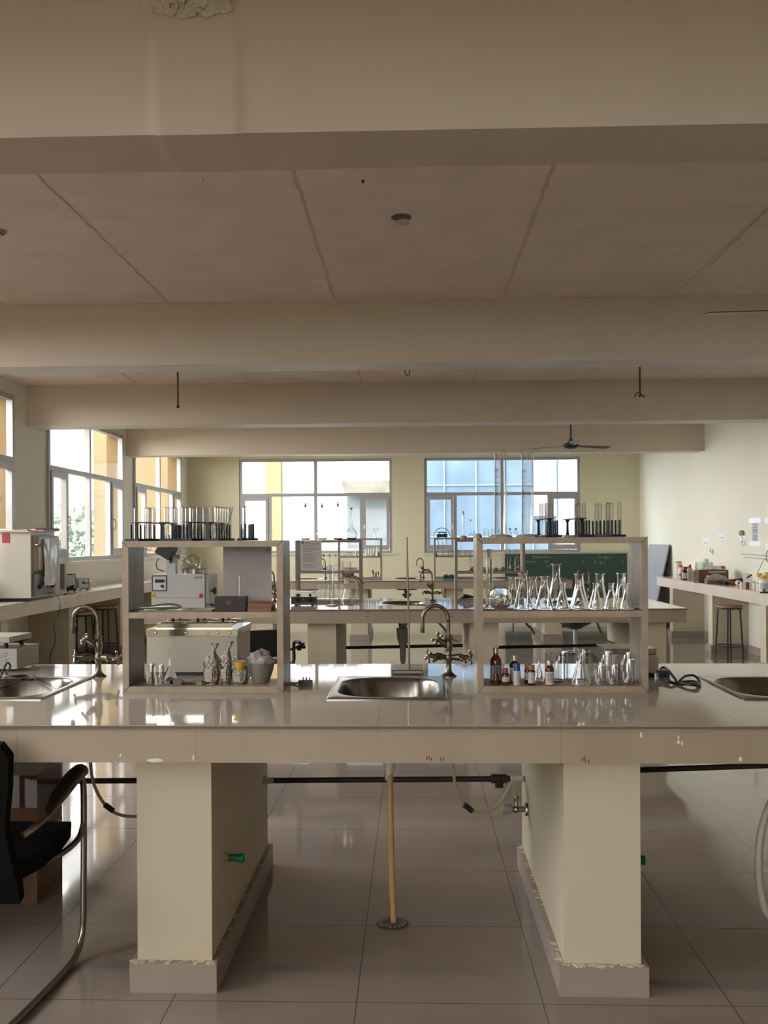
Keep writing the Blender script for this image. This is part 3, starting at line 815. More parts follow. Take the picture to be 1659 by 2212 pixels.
m = MB(); m.lathe([(0, 0), (.017, 0), (.023, .008), (.023, .04), (.014, .046), (0, .046)], (-.062, 0, 0), 8, axis=(-1, 0, 0)); m.build('knob', mat('grey_knob', (.28, .27, .26), .35), t)
t = thing('water_hose', 'curved hose with a dark connector left of the left near pillar', 'hose', (-1.385, 4.0, .76)); o = (-1.385, 4.0, .76)
m = MB(); m.tube([rel(195, 1600, 4.0, o), rel(196, 1655, 4.0, o), rel(204, 1697, 4.0, o), rel(222, 1732, 4.0, o), rel(245, 1754, 4.02, o), rel(275, 1763, 4.03, o), rel(310, 1760, 4.05, o), rel(352, 1735, 4.05, o)], .0068, 10, 6); m.build('hose', YEL2, t)
m = MB(); p0, p1 = rel(226, 1738, 3.99, o), rel(245, 1752, 3.99, o); m.tube([p0, (p0+p1)/2, p1], .012, 10, 2); m.build('hose_connector', IRON, t)
t = thing('drain_hose', 'pale grey drain hose bulging in from the right frame edge', 'hose', (1.43, 3.5, .7)); o = (1.43, 3.5, .7)
m = MB(); m.tube([(0, .215, -.035), (.0, .05, -.1), rel(1668, 1730, 3.35, o), rel(1646, 1790, 3.33, o), rel(1639, 1860, 3.32, o), rel(1644, 1925, 3.32, o), rel(1664, 1980, 3.32, o), (-.03, -.15, -.685)], .0135, 12, 6); m.build('hose', mat('grey_hose', (.40, .37, .33), .5), t)
GREEN = mat('green_pvc', (.0, .22, .13), .45)
for (x, s, lb) in ((-.674, 1, 'green plastic pipe stub in the side of the left near pillar'), (.741, 1, 'green pipe stub peeping out behind the right near pillar')):
    t = thing('pipe_stub', lb, 'pipe', (x, 3.28, .365), 0, 'green pipe stubs')
    m = MB(); m.lathe([(.010, .01), (.0135, .01), (.0135, .05), (.0165, .05), (.0165, .066), (.0135, .066), (.011, .03), (.010, .01)], axis=(1, 0, -.03)); m.build('sleeve', GREEN, t)
    m = MB(); m.lathe([(0, 0), (.019, 0), (.015, .012), (0, .014)], n=9, axis=(1, 0, 0)); m.build('plaster_plug', PUTTY, t)
# middle bench: drain funnels and hoses
GREYP = mat('grey_plastic', (.25, .24, .22), .6)
t = thing('sink_trap', 'grey plastic waste trap hanging under the centre sink of the middle bench', 'pipe', (-.1, 8.74, .2))
m = MB(); m.lathe([(0, .12), (.018, .12), (.018, .14), (.026, .16), (.03, .3), (.045, .34), (.055, .37), (.06, .465), (0, .465)], (.0, 0, .0), 16); m.build('trap', GREYP, t)
t = thing('sink_trap', 'grey waste trap hanging under the centre sink of the farthest bench', 'pipe', (-.1, 14.44, .3))
m = MB(); m.lathe([(0, .22), (.03, .22), (.035, .3), (.07, .34), (.07, .365), (0, .365)], (0, 0, 0), 16); m.build('trap', GREYP, t)
for nm, pts, lb in (('water_hose', [(948, 1345, 9.0), (963, 1362, 9.0), (975, 1378, 9.0), (988, 1386, 9.1)], 'hose slanting under the centre of the middle bench'),
                ('water_hose', [(1290, 1345, 9.0), (1297, 1362, 9.0), (1310, 1382, 9.0), (1322, 1389, 9.1)], 'hose slanting under the right of the middle bench'),
                ('drain_hose', [(1110, 1273, 14.6), (1109, 1330, 14.6), (1108, 1387, 14.6)], 'upright grey hose behind the right near rack'),
                ('drain_hose', [(1126, 1321, 9.3), (1137, 1347, 9.3), (1148, 1358, 9.3), (1154, 1370, 9.3)], 'short bent hose hanging beyond the middle bench')):
    P_ = [at(*p) for p in pts]; o = P_[0]
    t = thing(nm, lb, 'hose', o); m = MB(); m.tube([p-o for p in P_], .012, 8, 4); m.build('hose', YEL2 if nm == 'water_hose' else GREYP, t)

# ================================================================== GLASSWARE
def shell(prof, t=.0018):
    """outer outline (from bottom centre to rim) closed by an inner one"""
    inner = []
    zb = prof[0][1]
    for i, (r, z) in enumerate(prof):
        if r < 1e-6: inner.append((0, z+t)); continue
        zi = max(z, zb+t) if z < zb+t*1.5 else z
        inner.append((max(r-t, .0008), zi))
    return prof + inner[::-1]
def flask_prof(R, H, rn, lip=True, neck=.30):
    hn = H*(1-neck)
    p = [(0, .0), (R*.93, 0), (R, R*.10), (R*.985, R*.2)]
    n = 7
    for k in range(1, n):
        u = k/n; p.append((R*.985+(rn-R*.985)*u, R*.2+(hn-R*.2)*u*(.96+.04*u)))
    p += [(rn*1.02, hn), (rn, hn+.006), (rn, H-.005)]
    if lip: p += [(rn*1.22, H-.001), (rn*1.20, H+.0008)]
    return p
def vol_prof(R, H, rn):
    p = [(0, 0), (R*.55, 0)]
    for k in range(1, 8):
        a = -PI/2+.6+(PI*.72)*k/8; p.append((R*math.cos(a) if math.cos(a)*R > rn else rn, R*.92+R*math.sin(a)))
    zt = p[-1][1]
    p += [(rn*1.9, zt+R*.32), (rn*1.1, zt+R*.62), (rn, zt+R*.8), (rn, H-.004), (rn*1.3, H)]
    return p
def beaker_prof(R, H):
    return [(0, 0), (R*.93, 0), (R, R*.08), (R, H-.004), (R*1.06, H)]
def glass(name, prof, label, cat, loc, group=None, m=GLASS, n=28, t=.0016, rot=None, solid=True, extra=None):
    b_ = MB(); b_.lathe(shell(prof, t) if solid else prof, n=n)
    o = b_.build(name, m, None, loc, ang=50, rot=rot)
    return tag(o, label, cat, group)
def copyobj(o, loc, label, rot=None, scale=None, group=None):
    c = o.copy(); COL.objects.link(c); c.location = loc; c['label'] = label
    if rot is not None: c.rotation_euler = rot
    if scale: c.scale = scale
    if group: c['group'] = group
    return c
ORD = ['first', 'second', 'third', 'fourth', 'fifth', 'sixth', 'seventh', 'eighth', 'ninth', 'tenth', 'eleventh', 'twelfth']

# ---- right near rack, middle shelf (z 1.215): conical flasks ---------------------------------
ZS = .9+.315
s3 = 3.95
def c3(x): return 1010+x/s3
def place3(x, Y): return X(c3(x), Y, 1320)
front = [(475, 170, 310, 76, 'with a frosted wide neck'), (655, 168, 285, 66, 'with ridged volume marks'), (812, 125, 225, 52, ''), (950, 150, 235, 48, ''), (1092, 132, 225, 48, ''), (1228, 132, 225, 48, ''), (1362, 125, 225, 48, '')]
YF = 3.655
for i, (x, wd, hh, nw, ex) in enumerate(front):
    R_, H_, rn = wd/s3/2*YF/2000, hh/s3*YF/2000, nw/s3/2*YF/2000*.92
    glass('conical_flask', flask_prof(R_, H_, rn, neck=.27), ('conical flask in the front row of the near flask shelf, %s from left' % ORD[i]), 'flask', (place3(x, YF), YF, ZS), 'conical flasks on the flask shelf')
back = [(384, 120, 270, 68), (560, 120, 270, 66), (758, 175, 385, 74), (955, 165, 300, 80), (1130, 150, 300, 76), (1315, 150, 305, 82)]
YB_ = 3.745
for i, (x, wd, hh, nw) in enumerate(back):
    R_, H_, rn = wd/s3/2*YB_/2000, hh/s3*YB_/2000*.97, nw/s3/2*YB_/2000*.92
    lb = 'conical flask in the back row of the near flask shelf, %s from left' % ORD[i]
    if i == 2: lb = 'tallest conical flask, in the back row of the near flask shelf'
    glass('conical_flask', flask_prof(R_, H_, rn, neck=.33), lb, 'flask', (place3(x, YB_), YB_, ZS), 'conical flasks on the flask shelf')
# the flask lying with its base to the camera, and the tall stoppered cylinder behind it
R_ = .048
o = glass('conical_flask', flask_prof(R_, .135, .017), 'conical flask lying down with its round base towards the viewer', 'flask', (place3(280, 3.62), 3.625, ZS+R_+.001), None, rot=(-PI/2, 0, -.1))
t = thing('stoppered_cylinder', 'tall glass cylinder with a frosted stopper at the left of the flask shelf', 'cylinder', (place3(188, 3.745), 3.745, ZS))
m = MB(); m.lathe(shell([(0, 0), (.022, 0), (.022, .008), (.0145, .014), (.0145, .195), (.012, .203), (.0065, .206), (.0065, .215)], .0015), n=24); m.build('tube', GLASS, t)
FROST = mat('frosted_glass', (.75, .74, .70), .5, trans=.6)
m = MB(); m.lathe([(0, .207), (.006, .207), (.0095, .235), (.0095, .238), (0, .24)], n=18); m.build('stopper', FROST, t)

# ---- right near rack, bottom shelf -------------------------------------------------------------
ZB = .9+.0245
AMBER = mat('amber_glass', (.10, .028, .012), .12, spec=.6)
DKBOT = mat('dark_bottle', (.022, .02, .02), .15)
LAB = mat('bottle_label_paper', (.52, .47, .44), .7)
REDC = mat('red_cap', (.38, .03, .03), .4); BLUEC = mat('blue_cap', (.03, .06, .22), .4); SILC = mat('grey_metal_cap', (.40, .36, .32), .35, metal=.7); ORC = mat('brown_orange_cap', (.30, .13, .05), .45); YELC = mat('yellow_cap', (.58, .36, .07), .45)
INK = mat('printed_ink', (.10, .09, .10), .8)
def bottle(label, px_, Y_, W_, H_, body, cap, labm=LAB, lab=(.12, .72), neckf=.42, capf=.5, zb=ZB, shoulder=.72, capl=.14, group=None, py_=1450, name='reagent_bottle', lines=4, front_=True, X_=None):
    """W_ and H_ in metres"""
    r = W_/2; hs = H_*shoulder; hc = H_*(1-capl)
    t = thing(name, label, 'bottle', (X(px_, Y_, py_) if X_ is None else X_, Y_, zb), 0, group)
    b_ = MB(); b_.lathe([(0, 0), (r*.92, 0), (r, r*.1), (r, hs*.93), (r*.93, hs), (r*neckf*1.15, hs+(hc-hs)*.55), (r*neckf, hs+(hc-hs)*.7), (r*neckf, hc+.001), (0, hc+.001)], n=24); b_.build('body', body, t)
    b_ = MB(); rc = r*capf; b_.lathe([(0, hc-.003), (rc, hc-.003), (rc, H_-.002), (rc*.92, H_), (0, H_)], n=20); b_.build('cap', cap, t)
    if lab:
        b_ = MB(); z0, z1 = hs*lab[0]/.72*.9, hs*lab[1]/.72*.9
        n = 16; V = []
        for k in range(n+1):
            a = -PI/2-1.15+2.3*k/n; V.append((b_.bm.verts.new(((r+.0004)*math.cos(a), (r+.0004)*math.sin(a), z0)), b_.bm.verts.new(((r+.0004)*math.cos(a), (r+.0004)*math.sin(a), z1))))
        for A, B in zip(V, V[1:]): b_.bm.faces.new((A[0], B[0], B[1], A[1]))
        lo = b_.build('label', labm, t, fix=False)
        if lines:
            b_ = MB()
            for q in range(lines):
                zz = z1-(z1-z0)*(.18+.7*q/lines)
                for k in range(6):
                    a = -PI/2-.62+1.24*k/6; a2 = a+1.0*1.24/6
                    b_.quad(*[((r+.0007)*math.cos(u), (r+.0007)*math.sin(u), v) for u, v in ((a, zz), (a2, zz), (a2, zz+H_*.012), (a, zz+H_*.012))])
            b_.build('print', INK, lo, fix=False, smooth=False)
    return t
k = 1/4.366*3.63/2000   # pixels of the enlarged detail to metres
def c6(x): return 1040+x/4.366
bottle('large amber bottle with a blank label at the left end of the bottle shelf', c6(137), 3.70, 108*k, 330*k, AMBER, SILC, lab=(.08, .60), shoulder=.67, capl=.13, lines=0)
bottle('small brown dropper bottle with a pointed blue cap, before the large amber bottle', c6(138), 3.63, 56*k, 172*k, AMBER, BLUEC, lab=None, shoulder=.6, capl=.34, capf=.7)
bottle('small amber bottle with a dull red cap', c6(226), 3.635, 72*k, 155*k, AMBER, REDC, lab=(.25, .6), shoulder=.68, capl=.24, capf=.72, neckf=.62, lines=0)
bottle('dark bottle with a silver cap standing behind the blue-capped white bottle', c6(312), 3.69, 96*k, 262*k, DKBOT, SILC, lab=(.05, .62), lines=0, capl=.17, capf=.56)
bottle('white-labelled bottle with a tall conical blue cap', c6(335), 3.625, 70*k, 205*k, LAB, BLUEC, lab=(.05, .7), shoulder=.66, capl=.33, capf=.85, neckf=.8)
bottle('small amber bottle with an orange cap, half hidden by its darker twin', c6(442), 3.68, 76*k, 190*k, mat('amber_red_glass', (.16, .035, .01), .12), ORC, lab=(.2, .6), lines=0, capl=.2, capf=.9, neckf=.7)
bottle('small dark bottle with a brown-orange cap and white side label', c6(472), 3.63, 70*k, 188*k, DKBOT, ORC, capl=.2, capf=.85, neckf=.7, lines=2)
bottle('white-labelled amber bottle with a grey cap, standing alone in mid shelf', c6(642), 3.63, 86*k, 228*k, AMBER, SILC, lab=(.03, .62), shoulder=.72, capl=.15, capf=.68, neckf=.55, lines=7)
def fun(label, x, Y_, W_, H_, zb, cone=.42, m_=GLASS, Xw=None, py_=1480):
    r = W_/2
    return glass('glass_funnel', [(r, 0), (r*.98, .003), (.006, H_*cone), (.0042, H_*cone+.01), (.0042, H_)], label, 'funnel', (X(x, Y_, py_) if Xw is None else Xw, Y_, zb), 'upturned glass funnels', m=m_, t=.0012) if False else _fun(label, r, H_, cone, (X(x, Y_, py_) if Xw is None else Xw, Y_, zb), m_)
def _fun(label, r, H_, cone, loc, m_):
    b_ = MB(); t_ = .0012
    b_.lathe([(r-t_, 0), (r, 0), (r*.99, .002), (.0062, H_*cone), (.0048, H_*cone+.008), (.0042, H_), (.003, H_), (.0034, H_*cone+.008), (.0046, H_*cone-.001), (r-t_*1.6, .002), (r-t_, 0)], n=26)
    return tag(b_.build('glass_funnel', m_, None, loc, ang=50), label, 'funnel', 'upturned glass funnels')
fun('glass funnel upside down behind the bottles, stem leaning up', c6(545), 3.735, 100*k, 318*k, ZB, .42)
for i, (x, wd, hh, Y_, lb) in enumerate([(695, 190, 290, 3.74, 'large glass beaker behind the lone white-labelled bottle'), (893, 180, 290, 3.742, 'large glass beaker behind the single conical flask'), (1110, 195, 290, 3.745, 'large glass beaker behind two short beakers'), (1312, 185, 280, 3.745, 'large glass beaker in the right back corner of the bottle shelf'),
        (1100, 120, 190, 3.645, 'short glass beaker right of the single conical flask'), (1228, 122, 190, 3.65, 'short glass beaker in the middle of the three in front'), (1365, 145, 245, 3.66, 'taller front beaker against the right side panel')]):
    kk = 1/4.366*Y_/2000
    glass('beaker', beaker_prof(wd*kk/2, hh*kk*.94), lb, 'beaker', (min(X(c6(x), Y_, 1470), .875-wd*kk/2), Y_, ZB), 'beakers on the bottle shelf', m=NGLASS, t=.0014)
kk = 1/4.366*3.65/2000
glass('conical_flask', flask_prof(95*kk, 325*kk, 32*kk*.9, neck=.30), 'conical flask with a little water on the bottle shelf', 'flask', (X(c6(950), 3.65, 1470)-.004, 3.648, ZB))
# ---- right near rack, top: two measuring cylinders -----------------------------------------------
ZT = .9+.60+.0005
def measuring(label, x, Y_, zb, R_, H_, base, hexr, grad=True, m_=NGLASS, nums=True, name='measuring_cylinder'):
    t = thing(name, label, 'measuring cylinder', (x, Y_, zb), 0, None)
    b_ = MB(); b_.lathe(shell([(0, .012), (R_*.96, .012), (R_, .016), (R_, H_-.01), (R_*1.1, H_-.004), (R_*1.2, H_)], .0018), n=32); b_.build('tube', m_, t)
    b_ = MB(); b_.lathe([(0, 0), (hexr, 0), (hexr, .004), (hexr*.72, .011), (R_*.9, .0125), (0, .0125)], n=6 if base == 'hex' else 24); b_.build('foot', BASEG, t, smooth=False)
    if grad:
        b_ = MB(); rr = R_+.0003
        def arc(a0, a1, z, h):
            n_ = 3
            for q in range(n_):
                u, v = a0+(a1-a0)*q/n_, a0+(a1-a0)*(q+1)/n_
                b_.quad((rr*math.cos(u), rr*math.sin(u), z), (rr*math.cos(v), rr*math.sin(v), z), (rr*math.cos(v), rr*math.sin(v), z+h), (rr*math.cos(u), rr*math.sin(u), z+h))
        for q in range(1, 46):
            z = .03+(H_*.70)*q/45
            arc(PI/2+.45, PI/2+(1.0 if q % 5 == 0 else .72), z, .0009)
        b_.build('graduation', INK, t, fix=False, smooth=False)
        if nums:
            b_ = MB()
            for q in range(1, 10):
                z = .03+(H_*.70)*q/9
                a = PI/2+.62
                b_.text(str(50*q), .0115, (rr*math.cos(a)*.98, R_*.80+.001, z), ux=(-1, 0.0, 0), uz=(0, 0, 1), depth=.0002)
            b_.text('BOROSILICATE', .0048, (-0.004, rr, H_*.80), ux=(-1, 0, 0)); b_.text('GLASS', .0048, (-.004, rr, H_*.775), ux=(-1, 0, 0)); b_.text('27C', .0048, (-.004, rr, H_*.75), ux=(-1, 0, 0)); b_.box(-.002, -.0008, rr-.0004, rr, .02, H_*.9)
            b_.build('numerals', INK, t, fix=False, smooth=False)
    return t
BASEG = mat('thick_greyish_glass_foot', (.50, .47, .42), .15, trans=.35)
measuring('tall measuring cylinder on the near rack, nearer its left end', X(1081.5, 3.69, 1160), 3.69, ZT, .0235, .343, 'hex', .047)
measuring('tall measuring cylinder on the near rack, beside the blue tube stands', X(1140, 3.69, 1160), 3.69, ZT, .0235, .336, 'hex', .047)
t = thing('rubber_bulb', 'small grey dome at the left corner of the near flask rack', 'cap', (X(1033, 3.72, 1160), 3.72, ZT)); m = MB(); m.lathe([(0, 0), (.0155, 0), (.0155, .006), (.012, .013), (.006, .0165), (0, .017)], n=20); m.build('dome', mat('beige_rubber', (.33, .28, .25), .7), t)

# ---- test tube stands -------------------------------------------------------------------------
TEAL = mat('dark_teal_plastic', (.004, .020, .032), .45)
def make_stand(L=.205, W_=.064, npeg=6, plate=True):
    t = thing('test_tube_stand', 'x', 'test tube stand')
    m = MB(); m.box(-L/2, L/2, -W_/2, W_/2, 0, .009); m.build('base', TEAL, t, bevel=.0015, seg=1)
    if plate:
        m = MB(); m.box(-L/2, L/2, .001, W_/2, .071, .0745); m.build('holed_top_plate', TEAL, t, bevel=.0006, seg=1)
        for s in (-1, 1):
            m = MB(); m.prism([(.010, .009), (.024, .009), (.0215, .02), (.0205, .06), (.026, .071), (.008, .071), (.0135, .06), (.0125, .02)], s*(L/2-.012)-.004, s*(L/2-.012)+.004, 0); m.build('post', TEAL, t, bevel=.0008, seg=1)
    for q in range(npeg*(1 if plate else 2)):
        x = -L/2+.022+(L-.044)*(q % npeg)/(npeg-1)
        m = MB(); m.lathe([(0, .009), (.0055, .009), (.004, .013), (.0038, .062), (.002, .066), (0, .066)], (x, -W_/4 if q < npeg else W_/4, 0), 12); m.build('peg', TEAL, t)
    return t
sd = make_stand(); proto(sd)
sd2 = make_stand(plate=False); proto(sd2)
TUBE = MB(); TUBE.lathe(shell([(0, 0), (.003, .0007), (.0058, .003), (.0078, .0078), (.0078, .125), (.0088, .1265)], .0010), n=18)
tube0 = TUBE.build('test_tube', NGLASS, None, ang=50)
_tube_used = []
def tube_at(st_loc, rz, x, row, label, inverted, dz=.0, tilt=(0, 0)):
    L = .205; W_ = .064
    v = Vector((x, -W_/4 if row == 0 else W_/4+.0, 0)); v.rotate(Matrix.Rotation(rz, 3, 'Z'))
    base = Vector(st_loc)+v
    if inverted: loc = base+Vector((0, 0, .0092+.1268+dz)); rot = (PI+tilt[0], tilt[1], 0)
    else: loc = base+Vector((0, 0, .0095+dz)); rot = (tilt[0], tilt[1], 0)
    if not _tube_used:
        o = tube0; _tube_used.append(1); o.location = loc; o['label'] = label; o['category'] = 'test tube'; o.rotation_euler = rot
    else: o = copyobj(tube0, loc, label, rot)
    o['group'] = 'test tubes in the blue stands'
    return o
_stand_used = []
def stand_at(px_, Y_, rz, label, zt, pegs=(), holes=(), nm='', plate=True, far=()):
    loc = (X(px_, Y_, 1165), Y_, zt)
    if not plate:
        if 'p' not in _stand_used: sd2.location = loc; sd2.rotation_euler = (0, 0, rz); sd2['label'] = label; sd2['group'] = 'dark blue test tube stands'; _stand_used.append('p')
        else: dup(sd2, loc, rz, label)
    elif 's' not in _stand_used: sd.location = loc; sd.rotation_euler = (0, 0, rz); sd['label'] = label; sd['group'] = 'dark blue test tube stands'; _stand_used.append('s')
    else: dup(sd, loc, rz, label)
    L = .205
    for i, q in enumerate(pegs):
        tube_at(loc, rz, -L/2+.022+(L-.044)*q/5, 0, 'upturned tube on the %s peg of the %s' % (ORD[q], nm), True)
    for q in far: tube_at(loc, rz, -L/2+.022+(L-.044)*q/5, 1, 'upturned tube on the %s second-row peg of the %s' % (ORD[q], nm), True)
    for i, q in enumerate(holes):
        tube_at(loc, rz, -L/2+.03+(L-.06)*q/5, 1, 'tube in the %s plate hole of the %s' % (ORD[q], nm), q % 2 == 1, dz=.0)
ZL = .9+.594+.0005; ZT2 = .9+.60+.0005
# right rack: seen almost end-on
stand_at(1184, 3.705, PI/2+.10, 'blue stand beside the right measuring cylinder', ZT2, (5, 3), (1, 4), 'stand beside the measuring cylinders')
stand_at(1250, 3.705, PI/2+.14, 'blue stand in the middle of the three on the near flask rack', ZT2, (5, 4, 2), (1, 4), 'middle stand on the flask rack')
stand_at(1309, 3.705, PI/2+.28, 'blue peg stand at the right end of the near flask rack', ZT2, (0, 2, 3, 5), (), 'peg stand at the right rack end', plate=False, far=(1, 4))
# left rack
stand_at(316, 3.705, -PI/2-.30, 'blue stand at the left end of the foil pouch rack', ZL, (0, 1, 2, 4), (2, 3), 'leftmost stand on the pouch rack')
stand_at(373, 3.705, PI/2+.05, 'blue stand second from the left on the foil pouch rack', ZL, (0, 2, 5), (1, 3), 'second stand on the pouch rack')
stand_at(424, 3.705, -PI/2-.22, 'blue stand in the middle of the foil pouch rack, full of tubes', ZL, (0, 1, 2, 3, 4, 5), (0, 1, 2, 3, 4, 5), 'full stand on the pouch rack')
stand_at(474, 3.705, PI/2-.12, 'blue stand with a leaning tube on the foil pouch rack', ZL, (0, 1, 2, 3, 4, 5), (2, 4), 'stand with the leaning tube')
tube_at((X(484, 3.68, 1165), 3.66, ZL), 0, .0, 0, 'test tube leaning out of its blue stand', False, dz=.004, tilt=(.0, .32))
stand_at(534, 3.705, PI/2+.28, 'blue peg stand at the right end of the foil pouch rack, nearly empty', ZL, (), (), 'nearly empty stand at the right', plate=False, far=(0, 1))

# ---- left near rack: middle shelf ------------------------------------------------------------------
def c1(x): return 240+x/4.1475
def r1(y): return 1060+y/4.1475
ZS1 = .9+.3155
BOXB = mat('black_leatherette', (.018, .015, .014), .45)
t = thing('instrument_case', 'small black hinged case with a latch on the near rack shelf', 'case', (X(c1(1080), 3.66, 1320), 3.66, ZS1), .06)
m = MB(); m.box(-.060, .060, -.045, .045, 0, .033); m.build('body', BOXB, t, bevel=.003)
m = MB(); m.box(-.0605, .0605, -.0455, .0455, .0335, .056); m.build('lid', BOXB, t, bevel=.004)
m = MB(); m.box(-.016, .006, -.0475, -.0457, .026, .042); m.build('latch', mat('reddish_latch', (.12, .03, .02), .4), t, bevel=.001)
BOOK = mat('brown_box_board', (.27, .115, .045), .5, noise_amt=.2, noise_scale=30); 
for i, (dz, hh, rz, lb) in enumerate(((0, .019, -.05, 'lower of two flat brown boxes on the near rack shelf'), (.0195, .017, .07, 'upper of two flat brown boxes, slid slightly over the lower'))):
    t = thing('slide_box', lb, 'box', (X(c1(1352), 3.66, 1320)-.002, 3.66, ZS1+dz), rz, 'flat brown boxes on the near rack')
    m = MB(); m.box(-.047, .047, -.04, .04, 0, hh*.62); m.build('tray', BOOK, t, bevel=.001)
    m = MB(); m.box(-.0475, .0475, -.0405, .0405, hh*.64, hh); m.build('lid', mat('brown_box_lid', (.12, .04, .022), .35), t, bevel=.0015)
GRN = mat('green_glass_plate', (.22, .27, .20), .1, spec=.8)
t = thing('glass_plate', 'flat greenish glass plate lying on the near rack shelf', 'plate', (X(c1(620), 3.68, 1320), 3.68, ZS1)); m = MB(); m.box(-.15, .14, -.06, .06, 0, .006); m.build('sheet', GRN, t, bevel=.001)
t = thing('dull_metal_scoop', 'dull metal scoop lying on the glass plate of the near rack', 'scoop', (X(c1(440), 3.655, 1320), 3.655, ZS1+.0065))
m = MB(); m.tube([(-.085, 0, .006), (-.04, 0, .008), (0, 0, .011), (.05, 0, .013), (.085, 0, .008)], lambda u: .005+.0085*math.sin(u*PI)**1.2*u*1.6, 12, 5)
m.build('bowl', mat('dull_green_metal', (.35, .36, .31), .3, metal=.7), t)
m = MB(); m.tube([(-.083, .004, .006), (-.06, .03, .006), (-.03, .03, .006)], .003, 8, 3); m.build('handle', mat('dull_green_metal', (0, 0, 0)), t)
# printed sheet taped to the back of the rack, read from behind
t = thing('printed_sheet', 'printed letterhead sheet taped behind the near rack, its text mirrored', 'paper', (X(c1(1222), 3.81, 1250), 3.8085, Z(1180, 3.81, 535)))
w2 = .1005; hgt = .262
SHEET = mat('backlit_grey_paper', (.47, .43, .43), .8, noise_amt=.05)
m = MB(); m.box(-w2, w2, 0, .0006, -hgt, 0); m.build('sheet', SHEET, t, smooth=False)
FINK = mat('faint_ink', (.30, .27, .27), .8)
m = MB(); m.text('BABBA INSTITUTE OF PHARMACY', .0098, (-.012, -.0006, -.006), ux=(-1, 0, 0), uz=(0, 0, 1), depth=.0003)
m.build('letterhead', FINK, t, fix=False, smooth=False)
m = MB()
random.seed(5)
for q, (a, b2, z) in enumerate([(-.082, .055, -.0135), (-.082, .07, -.019), (-.01, .088, -.040), (.055, .085, -.048), (-.07, .085, -.057), (-.02, .085, -.064), (.055, .085, -.073), (.02, .085, -.081), (.03, .085, -.088), (-.08, .085, -.094), (.03, .085, -.103), (-.08, .085, -.110), (-.02, .085, -.118), (.0, .085, -.125), (-.03, .085, -.132), (-.06, .085, -.140), (-.05, .085, -.147), (-.02, .085, -.154), (-.03, .085, -.160), (-.04, .085, -.167), (-.02, .085, -.174)]):
    x = a
    while x < b2:
        l = random.uniform(.006, .02); m.box(x, min(x+l, b2), -.0003, 0, z-.0011, z); x += l+.002
m.build('text_line', FINK, t, smooth=False)
m = MB(); m.lathe([(.0085, 0), (.0115, 0), (.0115, .0004), (.0085, .0004), (.0085, 0)], (.086, 0, -.016), 28, axis=(0, -1, 0)); m.lathe([(0, 0), (.0065, 0), (.0065, .0004), (0, .0004)], (.086, 0, -.016), 24, axis=(0, -1, 0)); m.build('round_crest', FINK, t, smooth=False)
measuring('slim measuring cylinder in front of the taped sheet', X(c1(1143), 3.735, 1250), 3.735, ZS1, .0075, .135, 'round', .018, grad=False, m_=NGLASS)

# ---- left near rack: bottom shelf ------------------------------------------------------------------
def c7(x): return 300+x/5.184
k7 = 3.64/2000/5.184
for i, (x, wd, hh, Y_, lb) in enumerate([(115, 135, 225, 3.67, 'small glass beaker at the left end under the near rack shelf'), (215, 135, 222, 3.635, 'small glass beaker in front of the leftmost one')]):
    glass('beaker', beaker_prof(wd*k7/2, hh*k7), lb, 'beaker', (X(c7(x), Y_, 1470), Y_, ZB), 'pairs of small beakers', m=NGLASS, t=.0014)
    glass('beaker', beaker_prof(wd*k7/2*.72, hh*k7*.45), 'tiny beaker nested inside the '+('leftmost small beaker' if i == 0 else 'front small beaker'), 'beaker', (X(c7(x), Y_, 1470), Y_, ZB+.003), m=NGLASS, t=.0012)
fun('glass funnel upside down beside the small beakers', c7(350), 3.70, 205*k7, 400*k7, ZB, .48)
WD2 = mat('light_wood', (.40, .31, .22), .5, noise_amt=.2, noise_scale=30)
t = thing('wooden_holder', 'wooden test tube holder with a black knob on the lower shelf', 'holder', (X(c7(430), 3.65, 1480), 3.645, ZB), .35)
m = MB(); m.box(-.016, .016, -.02, .02, 0, .022); m.build('block', mat('grey_green_metal', (.22, .22, .18), .5), t, bevel=.0015)
m = MB(); m.lathe([(0, 0), (.0075, 0), (.0075, .012), (0, .012)], (-.017, -.005, .011), 14, axis=(-1, 0, 0)); m.build('knob', BLACK, t)
for q, (dx, dz, an) in enumerate(((.05, .022, .16), (.045, .012, .05))):
    t = thing('wooden_tongs', ['upper wooden tongs lying beside the foil pouches', 'lower wooden tongs lying beside the foil pouches'][q], 'tongs', (X(c7(600), 3.66, 1480), 3.66+q*.02, ZB+(.006 if q else .016)), [.0, -.2][q], rot=(0, [-.19, -.03][q], [.1, -.15][q]))
    m = MB(); m.prism([(-.055, -.006), (.03, -.012), (.048, 0), (.03, .012), (-.055, .006)], -.0035, .0035, 2); m.build('arm', WD2, t, bevel=.001)
t = thing('metal_clamp_strip', 'curved pale metal strip lying before the first foil pouch', 'clamp', (X(c7(690), 3.64, 1480)-.004, 3.625, ZB)); m = MB(); m.tube([(-.012, .0, .002), (-.008, 0, .014), (.0, 0, .02), (.012, 0, .021)], .002, 8, 4); m.box(-.006, .014, -.006, .006, .0, .016); m.build('strip', mat('dull_grey_strip', (.20, .18, .16), .5, metal=.3), t)
FOIL = mat('crinkled_foil', (.26, .23, .20), .33, metal=.9, bump=1.0, bump_scale=75)
FOILLAB = mat('foil_label_paper', (.50, .44, .40), .7)
